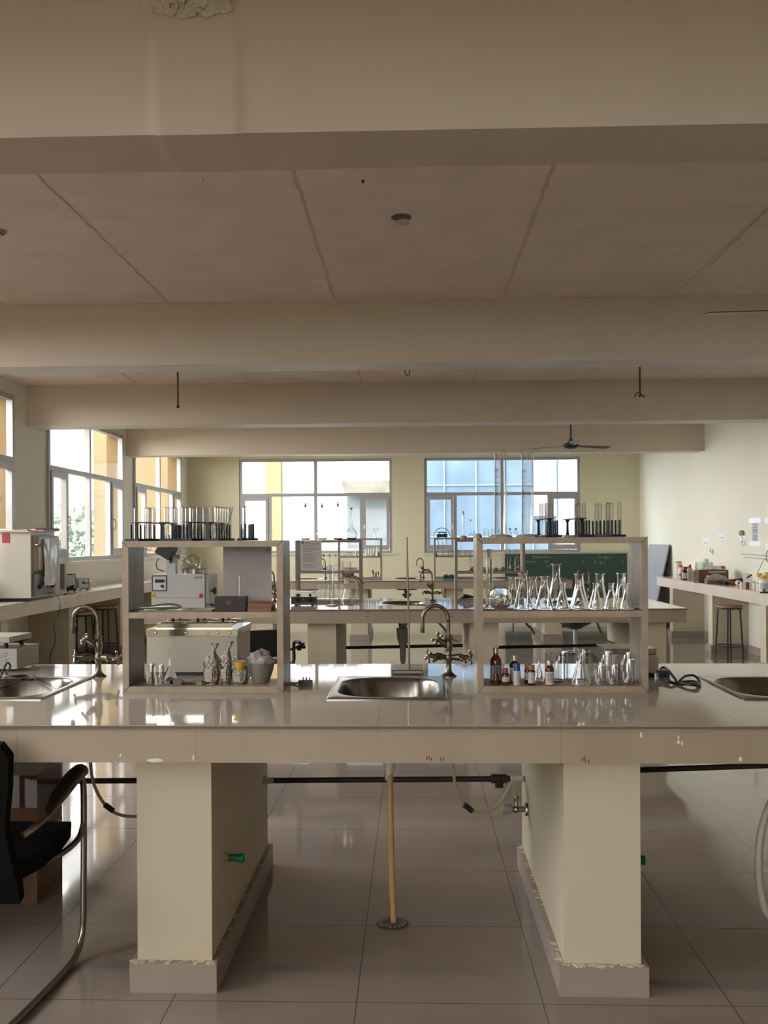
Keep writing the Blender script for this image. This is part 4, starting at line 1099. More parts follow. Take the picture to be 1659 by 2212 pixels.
def pouch(label, x, wd, hh, top, Y_, seed):
    t = thing('foil_pouch', label, 'pouch', (X(c7(x), Y_, 1480), Y_, ZB), 0, 'silver foil pouches')
    W_, H_ = wd*k7, hh*k7
    m = MB(); rings = []; NR = 26; n = 28
    for j in range(NR):
        u = j/(NR-1)
        if u < .62:
            ww = W_/2*(.95+.10*math.sin(u*PI*1.1))*(1 if u > .06 else .9+.1*u/.06); dd = .021*(1-.6*u)*(1 if u > .06 else .8)
        else:
            v = (u-.62)/.38; s_ = (.985-1.5*v) if v < .5 else (.235+.95*(v-.5)*top[1]); ww = W_/2*s_*1.0; dd = .013*(1-v*.8)
        cx_ = (0 if u < .55 else top[0]*W_*((u-.55)/.45)**1.3)
        rg = []
        for q in range(n):
            a = 2*PI*q/n; ca, sa = math.cos(a), math.sin(a)
            nn = 1+.13*noise.noise(Vector((ca*2.1, sa*2.1+seed*5, u*7)))+.05*noise.noise(Vector((ca*6, sa*6+seed, u*22)))
            rg.append(m.bm.verts.new((cx_+ww*(abs(ca)**.8)*(1 if ca > 0 else -1)*nn, dd*sa*nn, u*H_+(.004*noise.noise(Vector((ca*3, sa, seed))) if u > .9 else 0))))
        rings.append(rg)
    for A, B in zip(rings, rings[1:]):
        for q in range(n): m.bm.faces.new((A[q], A[(q+1) % n], B[(q+1) % n], B[q]))
    m.bm.faces.new(rings[0][::-1]); m.bm.faces.new(rings[-1])
    m.build('bag', FOIL, t, ang=22)
    m = MB(); m.box(-W_*.36, W_*.1, -.0232, -.0225, H_*.14, H_*.36); lo = m.build('label', FOILLAB, t, bevel=.0002, seg=1)
    m = MB()
    for q in range(3): m.box(-W_*.33, W_*(.0+.03*q), -.0237, -.0233, H_*(.19+.05*q), H_*(.197+.05*q))
    m.build('print', INK, lo, smooth=False)
    return t
pouch('first silver foil pouch, its torn top folded to a point', 815, 172, 460, (.25, .6), 3.65, 1)
pouch('middle silver foil pouch, its narrow neck twisted to the right', 975, 125, 480, (.42, .9), 3.66, 2)
pouch('silver foil pouch under the yellow scoop', 1130, 180, 270, (0, 1.6), 3.66, 3)
YELP = mat('yellow_plastic', (.62, .36, .03), .4)
t = thing('yellow_scoop', 'yellow plastic cup stuck on the third foil pouch', 'cup', (X(c7(1132), 3.64, 1440), 3.645, ZB+270*k7*.60))
m = MB(); m.lathe([(0, 0), (.012, .001), (.019, .012), (.0225, .034), (.0215, .034), (.018, .013), (.011, .003), (0, .003)], n=24); m.build('cup', YELP, t)
FILM = thin_glass('clear_plastic_film', (.86, .85, .84), (.45, .42, .40), 1.6)
def bag(name, label, loc, r, seed, sc3=(1, 1, 1), m_=None, fold=.5, parent=None):
    b_ = MB(); n = 40; k_ = 20; V = []
    for i in range(k_+1):
        th = PI*i/k_; row = []
        for j in range(n):
            ph = 2*PI*j/n; d = Vector((math.sin(th)*math.cos(ph), math.sin(th)*math.sin(ph), math.cos(th)))
            rr = r*(1+fold*noise.noise(d*1.9+Vector((seed, 0, 0)))+.3*fold*abs(noise.noise(d*5+Vector((0, seed, 0)))))
            row.append(b_.bm.verts.new((d.x*rr*sc3[0], d.y*rr*sc3[1], max(-r*.1, d.z*rr*sc3[2])) if i not in (0, k_) or j == 0 else (0, 0, max(-r*.1, d.z*rr*sc3[2]))))
        V.append(row)
    for A, B in zip(V, V[1:]):
        for j in range(n):
            b_.bm.faces.new((A[j], A[(j+1) % n], B[(j+1) % n], B[j]))
    bmesh.ops.remove_doubles(b_.bm, verts=b_.bm.verts, dist=1e-5)
    o = b_.build(name, m_ or FILM, parent, loc, ang=25)
    return o if parent else tag(o, label, 'bag')
bx = X(c7(1410), 3.70, 1470)-.016
t = thing('mortar_bowl', 'deep grey-green mortar bowl under crumpled plastic, right end of lower shelf', 'bowl', (bx, 3.70, ZB))
m = MB(); m.lathe([(0, 0), (.030, 0), (.034, .004), (.038, .014), (.05, .05), (.055, .074), (.056, .078), (.051, .078), (.046, .05), (.03, .012), (0, .010)], n=32); m.build('bowl', mat('grey_green_porcelain', (.22, .22, .18), .22), t)
FILM2 = mat('crumpled_plastic_bag', (.50, .45, .43), .25, trans=.35, bump=.5, bump_scale=40)
bag('crumpled_bag', 'crumpled translucent plastic bag heaped in the mortar bowl', (bx-.006, 3.70, ZB+.080), .047, 3.2, (1.12, .8, .95), FILM2, .45)
bag('clear_bag', 'clear plastic bag standing behind the yellow cup', (X(c7(1110), 3.71, 1440), 3.715, ZB+.07), .03, 8.2, (.8, .5, 1.3), FILM, .4)

# ================================================================== THINGS ON THE NEAREST BENCH
GREYMET = mat('pale_grey_enamel', (.42, .39, .36), .35)
MIRROR = mat('polished_steel', (.60, .57, .53), .1, metal=1.0)
# six-hole water bath behind the left rack
xa = X(315, 4.05, 1450); xb = X(514, 4.05, 1450)
t = thing('water_bath', 'steel-lidded six-hole water bath behind the left near rack', 'water bath', (xa, 4.05, .9)); W_ = xb-xa; D_ = .33
m = MB(); m.box(.004, W_-.004, .004, D_, .016, .178); m.build('body', mat('pale_enamel_body', (.50, .46, .39), .4), t, bevel=.003)
m = MB(); m.box(.012, W_-.012, .012, D_-.01, 0, .016); m.build('base', mat('dark_blue_base', (.035, .04, .05), .5), t)
m = MB(); m.box(0, W_, 0, D_+.005, .176, .205); m.build('steel_rim', MIRROR, t, bevel=.003)
m = MB(); m.box(.04, W_-.03, .03, D_-.04, .205, .228); lid = m.build('steel_lid', MIRROR, t, bevel=.004)
for i in range(3):
    for j in range(2):
        cx_, cy_ = .04+(W_-.07)*(i+.5)/3, .03+(D_-.07)*(j+.5)/2
        m = MB(); m.lathe([(0, .2335), (.012, .2335), (.055, .2305), (.058, .2285), (0, .2285)], (cx_, cy_, 0), 28); dd = m.build('ring_cover', MIRROR, lid)
        m = MB(); m.lathe([(0, .2335), (.007, .2335), (.008, .242), (.007, .247), (0, .247)], (cx_, cy_, 0), 14); o = m.build('cover_knob', BLACK, lid)
m = MB()
for x in (.045, W_*.44, W_*.79, W_*.92): m.lathe([(0, 0), (.006, 0), (.005, .004), (0, .006)], (x, 0, .19), 12, axis=(0, -1, 0))
m.build('dome_screw', MIRROR, t)
# retort stand
t = thing('retort_stand', 'thin steel retort stand rising behind the middle sink', 'retort stand', (X(881, 4.12, 1450), 4.12, .9))
m = MB(); m.box(-.072, .066, -.05, .14, .006, .022); m.build('base_plate', mat('dull_steel_plate', (.42, .41, .39), .3, metal=.8), t, bevel=.002)
for x in (-.06, .054):
    m = MB(); m.cyl((x, -.035, 0), (x, -.035, .0062), .006); m.build('foot', BLACK, t)
for x in (-.06, .054):
    m = MB(); m.cyl((x, .125, 0), (x, .125, .0062), .006); m.build('foot', BLACK, t)
m = MB(); m.tube([(0.006, -.03, .02), (.004, -.03, .3), (-.002, -.03, .606)], .0048, 12, 0); m.build('rod', mat('brownish_steel_rod', (.30, .25, .22), .3, metal=.8), t)
m = MB(); m.tube([(-.068, -.058, .001), (-.066, -.056, .018), (-.060, -.055, .021), (.055, -.055, .021), (.061, -.056, .017), (.07, -.06, .001)], .0016, 8, 3); m.build('wire_bail', DARK, t)
# mains plug with cord beside the left rack
t = thing('power_plug', 'black three-pin mains plug lying beside the left near rack', 'plug', (X(659, 3.80, 1478), 3.80, .9), .0)
m = MB(); m.prism([(-.026, -.012), (.026, -.016), (.03, .012), (-.012, .014), (-.026, .008)], .0005, .018, 2); m.build('body', BLACK, t, bevel=.003)
for x in (-.010, .004, .018):
    m = MB(); m.cyl((x, .008, .010), (x-.001, .022, .026), .0028); m.build('pin', CHROME, t)
m = MB(); m.tube([(-.024, 0, .01), (-.04, .01, .004), (-.055, .02, .004), (-.08, .035, .004), (-.12, .035, .004), (-.17, .05, .004)], .0038, 8, 5); m.build('cord', BLACK, t)
# balance behind the right rack with its coiled cord
t = thing('digital_balance', 'beige digital balance with a steel pan behind the right near rack', 'balance', (X(1375, 4.0, 1465), 4.02, .9))
a = X(1305, 4.0)-X(1375, 4.0); b2 = X(1419, 4.0)-X(1375, 4.0)
m = MB(); m.prism([(a+.04, .03), (b2-.002, .02), (b2, .085), (b2-.012, .098), (a+.05, .098), (a+.04, .09)], -.05, .17, 1); m.build('body', mat('beige_plastic', (.43, .38, .32), .45), t, bevel=.006)
m = MB()
for x in (a+.07, b2-.022):
    m.lathe([(0, 0), (.014, 0), (.014, .03), (0, .03)], (x, -.01, 0), 14)
m.build('feet', BLACK, t)
m = MB(); m.box(-.045, b2-.05, .0, .12, .098, .118); m.build('pan_support', mat('beige_plastic', (0, 0, 0)), t, bevel=.003)
m = MB(); m.box(a, b2-.008, -.04, .15, .118, .124); m.box(a+.004, b2-.008, -.042, -.038, .10, .124); m.build('steel_pan', STEEL, t, bevel=.002)
t = thing('coiled_cable', 'black power cable coiled and tied beside the balance', 'cord', (X(1465, 3.9, 1470), 3.92, .9))
def P9(px_, py_, Y_=3.92):
    v = atz(px_, py_, .9055)-Vector((X(1465, 3.9, 1470), 3.92, .9)); v.z += (.012 if Y_ > 3.94 else .006 if Y_ < 3.89 else 0); return v
m = MB()
m.tube([P9(1464, 1475), P9(1480, 1467, 3.95), P9(1500, 1466, 3.97), P9(1512, 1474, 3.93), P9(1506, 1484, 3.88), P9(1488, 1482, 3.87), P9(1464, 1475)], .005, 8, 6)
m.tube([P9(1464, 1475, 3.9), P9(1482, 1472, 3.93), P9(1500, 1472, 3.94), P9(1508, 1477, 3.9), P9(1500, 1482, 3.88), P9(1480, 1480, 3.87), P9(1464, 1476, 3.9)], .005, 8, 6)
m.tube([P9(1464, 1475), P9(1450, 1462, 3.95), P9(1438, 1449, 3.97), P9(1428, 1449, 3.95), P9(1424, 1458, 3.9), P9(1440, 1475, 3.88), P9(1464, 1476, 3.9)], .005, 8, 6)
m.build('coil', BLACK, t)
pc = P9(1433, 1462); m = MB(); m.prism([(pc.x-.025, pc.y-.02), (pc.x+.012, pc.y-.025), (pc.x+.028, pc.y), (pc.x+.012, pc.y+.025), (pc.x-.02, pc.y+.02), (pc.x-.03, pc.y)], .004, .034, 2); m.build('plug', BLACK, t, bevel=.005)
# grey instrument cut by the left edge, and cable over the left sink
t = thing('vented_instrument', 'grey vented metal instrument with a raised plate at the left edge', 'instrument', (-1.96, 4.19, .9), -.05)
gm = mat('grey_vented_metal', (.40, .38, .34), .45)
m = MB(); m.box(-.18, .145, 0, .22, .012, .105); m.build('housing', gm, t, bevel=.004)
m = MB(); m.box(-.19, .12, -.02, .20, .135, .160); m.build('raised_plate', gm, t, bevel=.003)
for x, y in ((-.14, .03), (.08, .03), (.03, .03), (.08, .18)):
    m = MB(); m.cyl((x, y, .105), (x, y, .136), .009); m.build('spacer', IRON, t)
m = MB()
for x in (-.02, .05):
    for z in (.035, .05, .065, .08): m.prism([(x, z), (x+.045, z+.004), (x+.045, z+.009), (x, z+.005)], -.005, .0, 1)
m.build('vent_louvre', gm, t)
for x in (-.14, .11):
    m = MB(); m.cyl((x, .04, 0), (x, .04, .012), .012); m.build('foot', BLACK, t)
t = thing('loose_cable', 'black cable looping over the left sink', 'cable', (-1.6, 3.95, .9)); o = (-1.6, 3.95, .9)
def PZ(px_, py_, zz, o=o): return atz(px_, py_, zz)-Vector(o)
m = MB(); m.tube([PZ(-25, 1474, .906), PZ(-2, 1464, .906), at(7, 1448, 3.98)-Vector(o), at(15, 1432, 3.98)-Vector(o), at(22, 1437, 3.98)-Vector(o), at(20, 1446, 3.98)-Vector(o), PZ(13, 1456, .91), PZ(28, 1460, .906), PZ(60, 1459, .906), PZ(77, 1463, .906), PZ(70, 1468, .908), PZ(48, 1468, .91), PZ(20, 1481, .908), PZ(-20, 1490, .905)], .0042, 8, 6); m.build('cable', BLACK, t)

# ------------------------------------------------------------------ chair and cardboard box under the bench
FAB = mat('black_chair_fabric', (.004, .004, .0045), .95, spec=.15, bump=.15, bump_scale=300)
TUBE_M = mat('brown_chrome_tube', (.30, .25, .22), .25, metal=.9)
t = thing('visitor_chair', 'black cantilever armchair with chrome tube frame at the left edge', 'chair', (-1.475, 3.1, 0), -.06)
def shellpanel(pts, wfun, th, name, material):
    m = MB(); V0 = []; n = 12
    for (y, z), w_ in zip(pts, wfun):
        row = []
        for q in range(n+1):
            u = -1+2*q/n; row.append((u*w_, y, z, u))
        V0.append(row)
    A = [[m.bm.verts.new((x, y+.012*(u*u), z)) for x, y, z, u in r] for r in V0]
    N = []
    for i, (y, z) in enumerate(pts):
        a, b_ = pts[max(i-1, 0)], pts[min(i+1, len(pts)-1)]
        d = Vector((0, b_[0]-a[0], b_[1]-a[1])).normalized(); N.append(Vector((0, -d.z, d.y))*th)
    B = [[m.bm.verts.new(Vector((x, y+.012*(u*u), z))+N[i]) for x, y, z, u in r] for i, r in enumerate(V0)]
    for G, flip in ((A, 0), (B, 1)):
        for r0, r1 in zip(G, G[1:]):
            for q in range(n): m.bm.faces.new((r0[q], r0[q+1], r1[q+1], r1[q]))
    for q in range(n): m.bm.faces.new((A[0][q], A[0][q+1], B[0][q+1], B[0][q])); m.bm.faces.new((A[-1][q], A[-1][q+1], B[-1][q+1], B[-1][q]))
    for r0, r1, s0, s1 in zip(A, A[1:], B, B[1:]):
        m.bm.faces.new((r0[0], r1[0], s1[0], s0[0])); m.bm.faces.new((r0[-1], r1[-1], s1[-1], s0[-1]))
    return m.build(name, material, t, bevel=.008, seg=3)
shellpanel([(-.17, .36), (-.20, .42), (-.215, .50), (-.205, .60), (-.21, .72), (-.235, .83), (-.245, .87)], [.235, .245, .23, .205, .22, .235, .21], .035, 'backrest', FAB)
shellpanel([(-.20, .415), (-.05, .405), (.10, .415), (.20, .43), (.235, .41)], [.225, .235, .235, .225, .20], .055, 'seat', FAB)
for s in (-1, 1):
    x = s*.262
    m = MB(); m.tube([(x-.01*s, -.42, .0125), (x, -.1, .0125), (x, .10, .0125), (x, .18, .03), (x, .225, .10), (x, .235, .25), (x, .24, .50), (x, .235, .62), (x, .20, .645), (x, .10, .62), (x, -.05, .585), (x, -.14, .575), (x*.93, -.185, .56)], .0115, 12, 6); m.build('side_frame', TUBE_M, t)
    m = MB(); m.tube([(x, .235, .47), (x*.98, .20, .425), (x*.85, .12, .395), (x*.7, .0, .395)], .0105, 10, 5); m.build('seat_bracket', TUBE_M, t)
    m = MB(); m.tube([(x, .245, .655), (x, .20, .672), (x, .10, .655), (x, .02, .628), (x, -.04, .60)], lambda u: .014+.012*math.sin(min(1, u*1.15)*PI)**.5*.9, 12, 5); ap = m.build('arm_pad', BLACK, t)
m = MB(); m.tube([(-.272, -.42, .0125), (-.2, -.445, .0125), (.2, -.445, .0125), (.272, -.42, .0125)], .0115, 12, 4); m.build('rear_floor_bar', TUBE_M, t)
CARD = mat('brown_cardboard', (.17, .085, .045), .7, noise_amt=.2, noise_scale=6)
t = thing('cardboard_box', 'large brown cardboard box wrapped in clear film under the bench', 'box', (-1.81, 3.97, 0), .07)
m = MB(); m.box(-.23, .24, -.22, .115, 0, .53); m.build('carton', CARD, t, bevel=.006)
m = MB(); m.box(-.234, .244, -.224, .119, .40, .534); m.build('wrapping_film', thin_glass('glossy_wrap_film', (.70, .68, .66), (.4, .38, .36), .5), t, bevel=.01)
m = MB()
m.box(.2402, .2406, -.15, -.03, .10, .106); m.box(.2402, .2406, -.15, -.05, .125, .13); m.tube([(.2404, -.17, .09), (.2404, -.13, .14), (.2404, -.10, .09), (.2404, -.06, .145), (.2404, -.02, .10)], .0012, 6, 5); m.box(.2402, .2406, .04, .09, .13, .165)
m.build('printed_mark', DARK, t)
m = MB(); m.box(-.2405, .2405, -.2405+.02, .116, .245, .262); m.build('tape', mat('brown_tape', (.10, .045, .02), .3), t)

# ================================================================== CEILING FITTINGS
FAN = mat('brown_black_fan', (.03, .028, .03), .35)
def make_fan():
    t = thing('ceiling_fan', 'x', 'fan')
    m = MB(); m.cyl((0, 0, .08), (0, 0, .54), .011, n=12); m.build('down_rod', FAN, t)
    m = MB(); m.lathe([(0, .47), (.04, .48), (.055, .53), (.055, .555), (0, .555)], n=20); m.build('canopy', FAN, t)
    m = MB(); m.lathe([(0, -.035), (.04, -.033), (.085, -.02), (.105, 0), (.10, .025), (.05, .05), (.025, .075), (.02, .10), (0, .10)], n=28); m.build('motor', FAN, t)
    for q in range(3):
        a = 2*PI*q/3; m = MB(); M_ = Matrix.Rotation(a, 4, 'Z') @ Matrix.Rotation(-.12, 4, 'X')
        pts = [(.09, -.03), (.2, -.045), (.6, -.07), (.615, .0), (.6, .06), (.2, .045), (.09, .03)]
        A = [m.bm.verts.new(M_ @ Vector((x, y, .002))) for x, y in pts]; B = [m.bm.verts.new(M_ @ Vector((x, y, .007))) for x, y in pts]
        n = len(pts)
        for i in range(n): m.bm.faces.new((A[i], A[(i+1) % n], B[(i+1) % n], B[i]))
        m.bm.faces.new(A[::-1]); m.bm.faces.new(B)
        m.build('blade', FAN, t, smooth=False)
    return t
f0 = make_fan(); proto(f0)
c = at(1233, 966, 12.3); f0.location = (c.x, 12.3, 2.725); f0.rotation_euler = (0, 0, .45); f0['label'] = 'dark ceiling fan hanging in front of the end wall'; f0['group'] = 'dark ceiling fans'
dup(f0, (2.21, 5.05, 2.715), 3.05, 'near ceiling fan at the right, only one blade tip showing')
RUST = mat('rusty_rod', (.10, .055, .035), .7, noise_amt=.4, noise_scale=40)
for x, y, lb, hook in ((X(384, 8.7, 830), 8.7, 'rusty hanging rod without a fan, on the left', 0), (X(1382, 8.7, 830), 8.7, 'hanging rod with a bent clamp end, on the right', 1)):
    zb = 2.765 if not hook else 2.83
    t = thing('hanging_rod', lb, 'rod', (x, y, zb), 0, 'bare fan rods hanging from the ceiling')
    m = MB(); m.cyl((0, 0, .02), (0, 0, CEIL_Z-zb), .0085, n=10); m.build('rod', RUST, t)
    m = MB()
    if hook: m.tube([(0, 0, .03), (-.03, 0, .02), (-.05, 0, -.01)], .006, 8, 4); m.tube([(0, 0, .03), (.02, 0, .0), (.045, 0, -.005)], .007, 8, 4); m.cyl((.0, -.02, .0), (.0, .02, .0), .012)
    else: m.ball((0, 0, .008), .016, 10, (1, 1, 1.2))
    m.build('end_clamp', RUST, t)
    if hook:
        m = MB(); m.cyl((0, 0, .30), (0, 0, .37), .0125, n=12); m.build('black_tape', BLACK, t)
t = thing('ceiling_hook', 'small wire hook hanging near the room centre', 'hook', (X(880, 8.7, 800), 8.7, 3.045)); m = MB(); m.tube([(-.022, 0, .24), (-.022, 0, .03), (-.015, 0, .005), (0, 0, 0), (.015, 0, .005), (.022, 0, .03), (.022, 0, .24)], .004, 8, 4); m.build('wire', RUST, t)
# ceiling hole with its loose lid, and a round box at the left edge
t = thing('open_ceiling_box', 'round hole in the ceiling with its lid hanging loose', 'ceiling box', (X(867, 5.13, 465), 5.13, CEIL_Z))
m = MB(); m.lathe([(.05, -.001), (.058, -.001), (.058, -.004), (.05, -.004), (.05, -.001)], n=28); m.build('rim', BEAM, t)
m = MB(); m.lathe([(0, -.0045), (.056, -.0045), (.056, -.0055), (0, -.0055)], n=28); m.build('dark_recess', BLACK, t)
m = MB(); m.lathe([(0, 0), (.043, 0), (.043, .003), (0, .003)], (0, .052, -.010), 28, axis=(.08, .15, 1)); m.build('loose_lid', mat('pale_lid', (.5, .46, .40), .6), t)
t = thing('round_ceiling_box', 'round closed ceiling box cut by the left frame edge', 'ceiling box', (X(-5, 5.25, 495), 5.25, CEIL_Z))
m = MB(); m.lathe([(0, -.02), (.025, -.021), (.045, -.014), (.05, 0), (0, 0)], n=28); m.build('cover', mat('grey_lid', (.36, .32, .29), .5), t)
m = MB(); m.lathe([(.027, -.0215), (.031, -.0205), (.034, -.0185)], n=28); m.build('ring', DARK, t)
for px_, py_, yy in ((435, 388, 4.55), (783, 391, 4.6)):
    t = thing('ceiling_screw', 'white plug dangling at the ceiling edge behind the near beam' if px_ < 500 else 'small chip hole in the ceiling behind the near beam', 'plug', (X(px_, yy, py_), yy, CEIL_Z)); m = MB(); m.cyl((0, 0, 0), (0.004, 0, -.014), .006); m.build('plug', CHIP if px_ < 500 else DARK, t)

# ================================================================== MIDDLE BENCH
# rotary evaporator
Ye = 8.3
xa, xb = X(327, Ye, 1280), X(442, Ye, 1280); W_ = xb-xa
EV = mat('evaporator_grey_enamel', (.42, .42, .42), .4)
t = thing('rotary_evaporator', 'grey rotary evaporator with round flask on the middle bench', 'evaporator', (xa, Ye, .9))
H_ = Z(1241, Ye, 380)-.9
m = MB(); m.box(0, W_, 0, .42, 0, .085); m.build('lower_case', EV, t, bevel=.003)
m = MB(); m.box(0, W_, 0, .42, .088, H_); up = m.build('upper_case', EV, t, bevel=.004)
kE = Ye/2000
pz = lambda py_: Z(py_, Ye, 380)-.9
px0 = lambda q: X(q, Ye, 1280)-xa
m = MB(); m.box(px0(328.5), px0(361), -.004, 0, pz(1277), pz(1243)); pn = m.build('control_panel', mat('navy_panel', (.035, .05, .12), .5), t)
m = MB(); m.box(px0(331), px0(358.5), -.005, -.004, pz(1274.5), pz(1245)); m.build('panel_face', mat('pale_panel', (.6, .56, .54), .5), pn)
m = MB(); m.box(px0(335), px0(356), -.007, -.005, pz(1258.5), pz(1251.5)); m.build('display', BLACK, pn)
m = MB(); m.text('ROTARY EVAPORATOR', .0082, (px0(345.5), -.006, pz(1248)), align='CENTER'); m.build('panel_text', DARK, pn, fix=False, smooth=False)
m = MB(); m.lathe([(0, 0), (.014, 0), (.012, .018), (0, .018)], (px0(351), -.005, pz(1266)), 16, axis=(0, -1, 0)); m.build('dial', BLACK, pn)
m = MB(); m.prism([(px0(326), pz(1291.5)), (px0(339), pz(1291.5)), (px0(332.5), pz(1279))], -.003, -.001, 1); tr = m.build('warning_sticker', mat('warning_yellow', (.62, .40, .04), .5), t, smooth=False)
m = MB(); m.box(px0(331), px0(334), -.004, -.003, pz(1287), pz(1284)); m.box(px0(329.5), px0(335.5), -.004, -.003, pz(1288.6), pz(1288)); m.build('warning_mark', mat('warning_red', (.25, .04, .02), .5), tr, fix=False, smooth=False)
m = MB(); m.box(px0(431), px0(437.5), -.008, 0, pz(1291), pz(1282.5)); m.build('red_switch', mat('red_switch', (.35, .015, .02), .4), t, bevel=.001)
m = MB(); [m.box(px0(421.5+q*2.6), px0(423.2+q*2.6), -.002, -.001, pz(1248.4), pz(1245.4)) for q in range(6)]; m.box(px0(420), px0(437), -.002, -.001, pz(1250), pz(1249.4)); m.build('logo_print', mat('brownish_red_print', (.25, .10, .08), .6), t, fix=False, smooth=False)
m = MB(); m.box(W_, W_+.03, .03, .40, .03, H_-.01); m.build('side_panel', mat('evaporator_side', (.50, .52, .54), .3), t, bevel=.004)
m = MB(); m.lathe([(0, 0), (.008, 0), (.008, .02), (.03, .022), (.034, .03), (.03, .042), (0, .045)], (W_+.03, .15, .14), 9, axis=(1, 0, 0)); m.build('star_knob', BLACK, t)
m = MB(); m.tube([(W_+.03, .1, .02), (W_+.06, .08, .012), (W_+.10, .1, .012), (W_+.13, .06, .02)], .006, 8, 4); m.build('mains_lead', BLACK, t)
# mast, motor head, bath and glass
mx = px0(360)
m = MB(); m.box(mx-.042, mx+.042, .15, .23, H_, H_+.36); ms_ = m.build('mast', EV, t, bevel=.003)
m = MB(); m.box(mx-.014, mx+.014, .145, .149, H_+.10, H_+.26); m.build('slot', BLACK, ms_, bevel=.001)
hc = Vector((px0(352), .12, pz(1194)))
Mh = Matrix.Translation(hc) @ Matrix.Rotation(.52, 4, 'Y')
m = MB(); m.box(-.085, .06, -.05, .07, -.045, .05, Mh); m.box(-.02, .07, -.04, .05, .03, .085, Mh); m.build('motor_head', BLACK, t, bevel=.012)
m = MB(); m.tube([hc+Vector((-.06, -.03, -.05)), hc+Vector((-.085, -.03, -.10)), hc+Vector((-.07, -.03, -.15)), hc+Vector((-.02, 0, -.17))], .0045, 8, 5); m.build('head_cable', DARK, t)
m = MB(); zz = H_; m.lathe([(0, 0), (.118, 0), (.118, .004), (.118, .042), (.126, .046), (.126, .05), (.112, .05), (.112, .012), (0, .01)], (px0(412), .19, zz), 36); m.build('steel_bath', STEEL, t)
fc = Vector((px0(407), .16, pz(1218)))
m = MB()
ax = Vector((.90, 0, -.42)).normalized(); R_ = .083
prof = [(0, R_)]
for q in range(1, 12):
    a = PI/2-(PI*.88)*q/11*1.0; prof.append((R_*math.cos(a), R_*math.sin(a)))
prof += [(.021, -R_-.004), (.019, -R_-.05), (.023, -R_-.055)]
m.lathe(prof, fc, 28, axis=ax); m.build('evaporating_flask', TGLASS, t)
m = MB(); m.lathe([(.016, 0), (.02, .004), (.02, .012), (.016, .016)], fc-ax*(R_+.07), 14, axis=ax); m.tube([hc+Vector((.05, 0, -.02)), fc-ax*(R_+.05)], .012, 10, 0); m.build('joint', CHROME, t)
m = MB(); u = hc+Vector((-.09, 0, .03))
m.lathe([(.012, 0), (.02, .02), (.03, .05), (.03, .1), (.016, .13)], u, 16, axis=(-1, 0, .25)); m.lathe([(0, 0), (.018, 0), (.02, .02), (.01, .03), (.01, .08), (.022, .09), (.024, .13)], u+Vector((-.07, 0, -.09)), 14, axis=(0, 0, 1)); m.lathe([(.012, 0), (.02, .03), (.02, .06)], u+Vector((-.12, 0, -.02)), 12, axis=(.3, 0, 1)); m.build('condenser_glass', TGLASS, t)
# magnetic stirrer on the middle bench
def stirrer(label, px_, Y_, W_, zb, body, platem, hp=.06, plate_w=.8, cable=False, py_=1300, knob=BLACK):
    t = thing('magnetic_stirrer', label, 'stirrer', (X(px_, Y_, py_), Y_, zb), 0, 'magnetic stirrers')
    h = W_*.36
    m = MB(); m.prism([(-W_*.0, .012), (W_*.62, .012), (W_*.62, h), (W_*.1, h*.97), (-W_*.0, h*.35)], -W_/2, W_/2, 0); m.build('housing', body, t, bevel=.004)
    for s in (-.34, .34):
        for yy in (.04, W_*.5):
            m = MB(); m.cyl((s*W_, yy, 0), (s*W_, yy, .013), .010); m.build('foot', BLACK, t)
    for s in (-.27, .27):
        m = MB(); m.lathe([(0, 0), (W_*.075, 0), (W_*.06, .02), (0, .02)], (s*W_, W_*.05, h*.66), 16, axis=(0, -.85, .45)); m.build('knob', knob, t)
    m = MB(); m.box(-.012, .012, W_*.045, W_*.05, h*.55, h*.72); m.build('indicator', mat('red_lamp_cover', (.4, .05, .03), .4), t)
    for s in (-.25, .25):
        m = MB(); m.cyl((s*W_, W_*.33, h), (s*W_, W_*.33, h+W_*.12), W_*.05); m.build('pillar_support', BLACK, t)
    m = MB(); m.box(-W_*plate_w/2, W_*plate_w/2, W_*.05, W_*.6, h+W_*.12, h+W_*.12+.022*W_/.22); m.build('hot_plate', platem, t, bevel=.006)
    if cable:
        m = MB(); r = W_*.78; m.tube([(r*math.cos(a), W_*.3, .02+r*1.05*max(0, math.sin(a))) for a in [PI*k_/10 for k_ in range(11)]], .005, 8, 3); m.build('cable', BLACK, t)
    return t
stirrer('black magnetic stirrer with a white plate on the middle bench', 655, 8.45, .225, .9, mat('black_brown_metal', (.03, .022, .02), .35), WHITE)
measuring('measuring cylinder standing before the middle bench rack', X(717, 8.42, 1300), 8.42, .9, .021, .365, 'round', .055, grad=True, nums=False, m_=TGLASS)
# filtration flask with clamp
t = thing('filtration_flask', 'conical filtration flask with a glass funnel cup and brown clamp', 'flask', (X(749, 8.5, 1300), 8.5, .9))
m = MB(); m.lathe(flask_prof(.065, .20, .02, neck=.2), n=28); m.build('flask', TGLASS, t)
m = MB(); m.lathe([(0, .20), (.02, .20), (.024, .245), (.0, .25)], n=20); m.build('stopper', FROST, t)
m = MB(); m.lathe([(.03, .255), (.034, .27), (.034, .285)], n=20); m.build('base_ring', TGLASS, t)
m = MB(); m.lathe([(0, .287), (.04, .287), (.04, .395), (.043, .398)], n=28); m.build('funnel_cup', TGLASS, t)
m = MB(); CLM = mat('brown_clamp', (.20, .045, .02), .4); m.lathe([(.036, .262), (.04, .262), (.04, .278), (.036, .278), (.036, .262)], n=20); m.tube([(.03, -.03, .27), (.09, -.05, .265), (.13, -.05, .23), (.16, -.05, .195)], .006, 8, 4); m.tube([(.03, -.02, .265), (.085, -.06, .25), (.115, -.06, .19), (.125, -.06, .165)], .005, 8, 4); m.build('clamp', CLM, t)
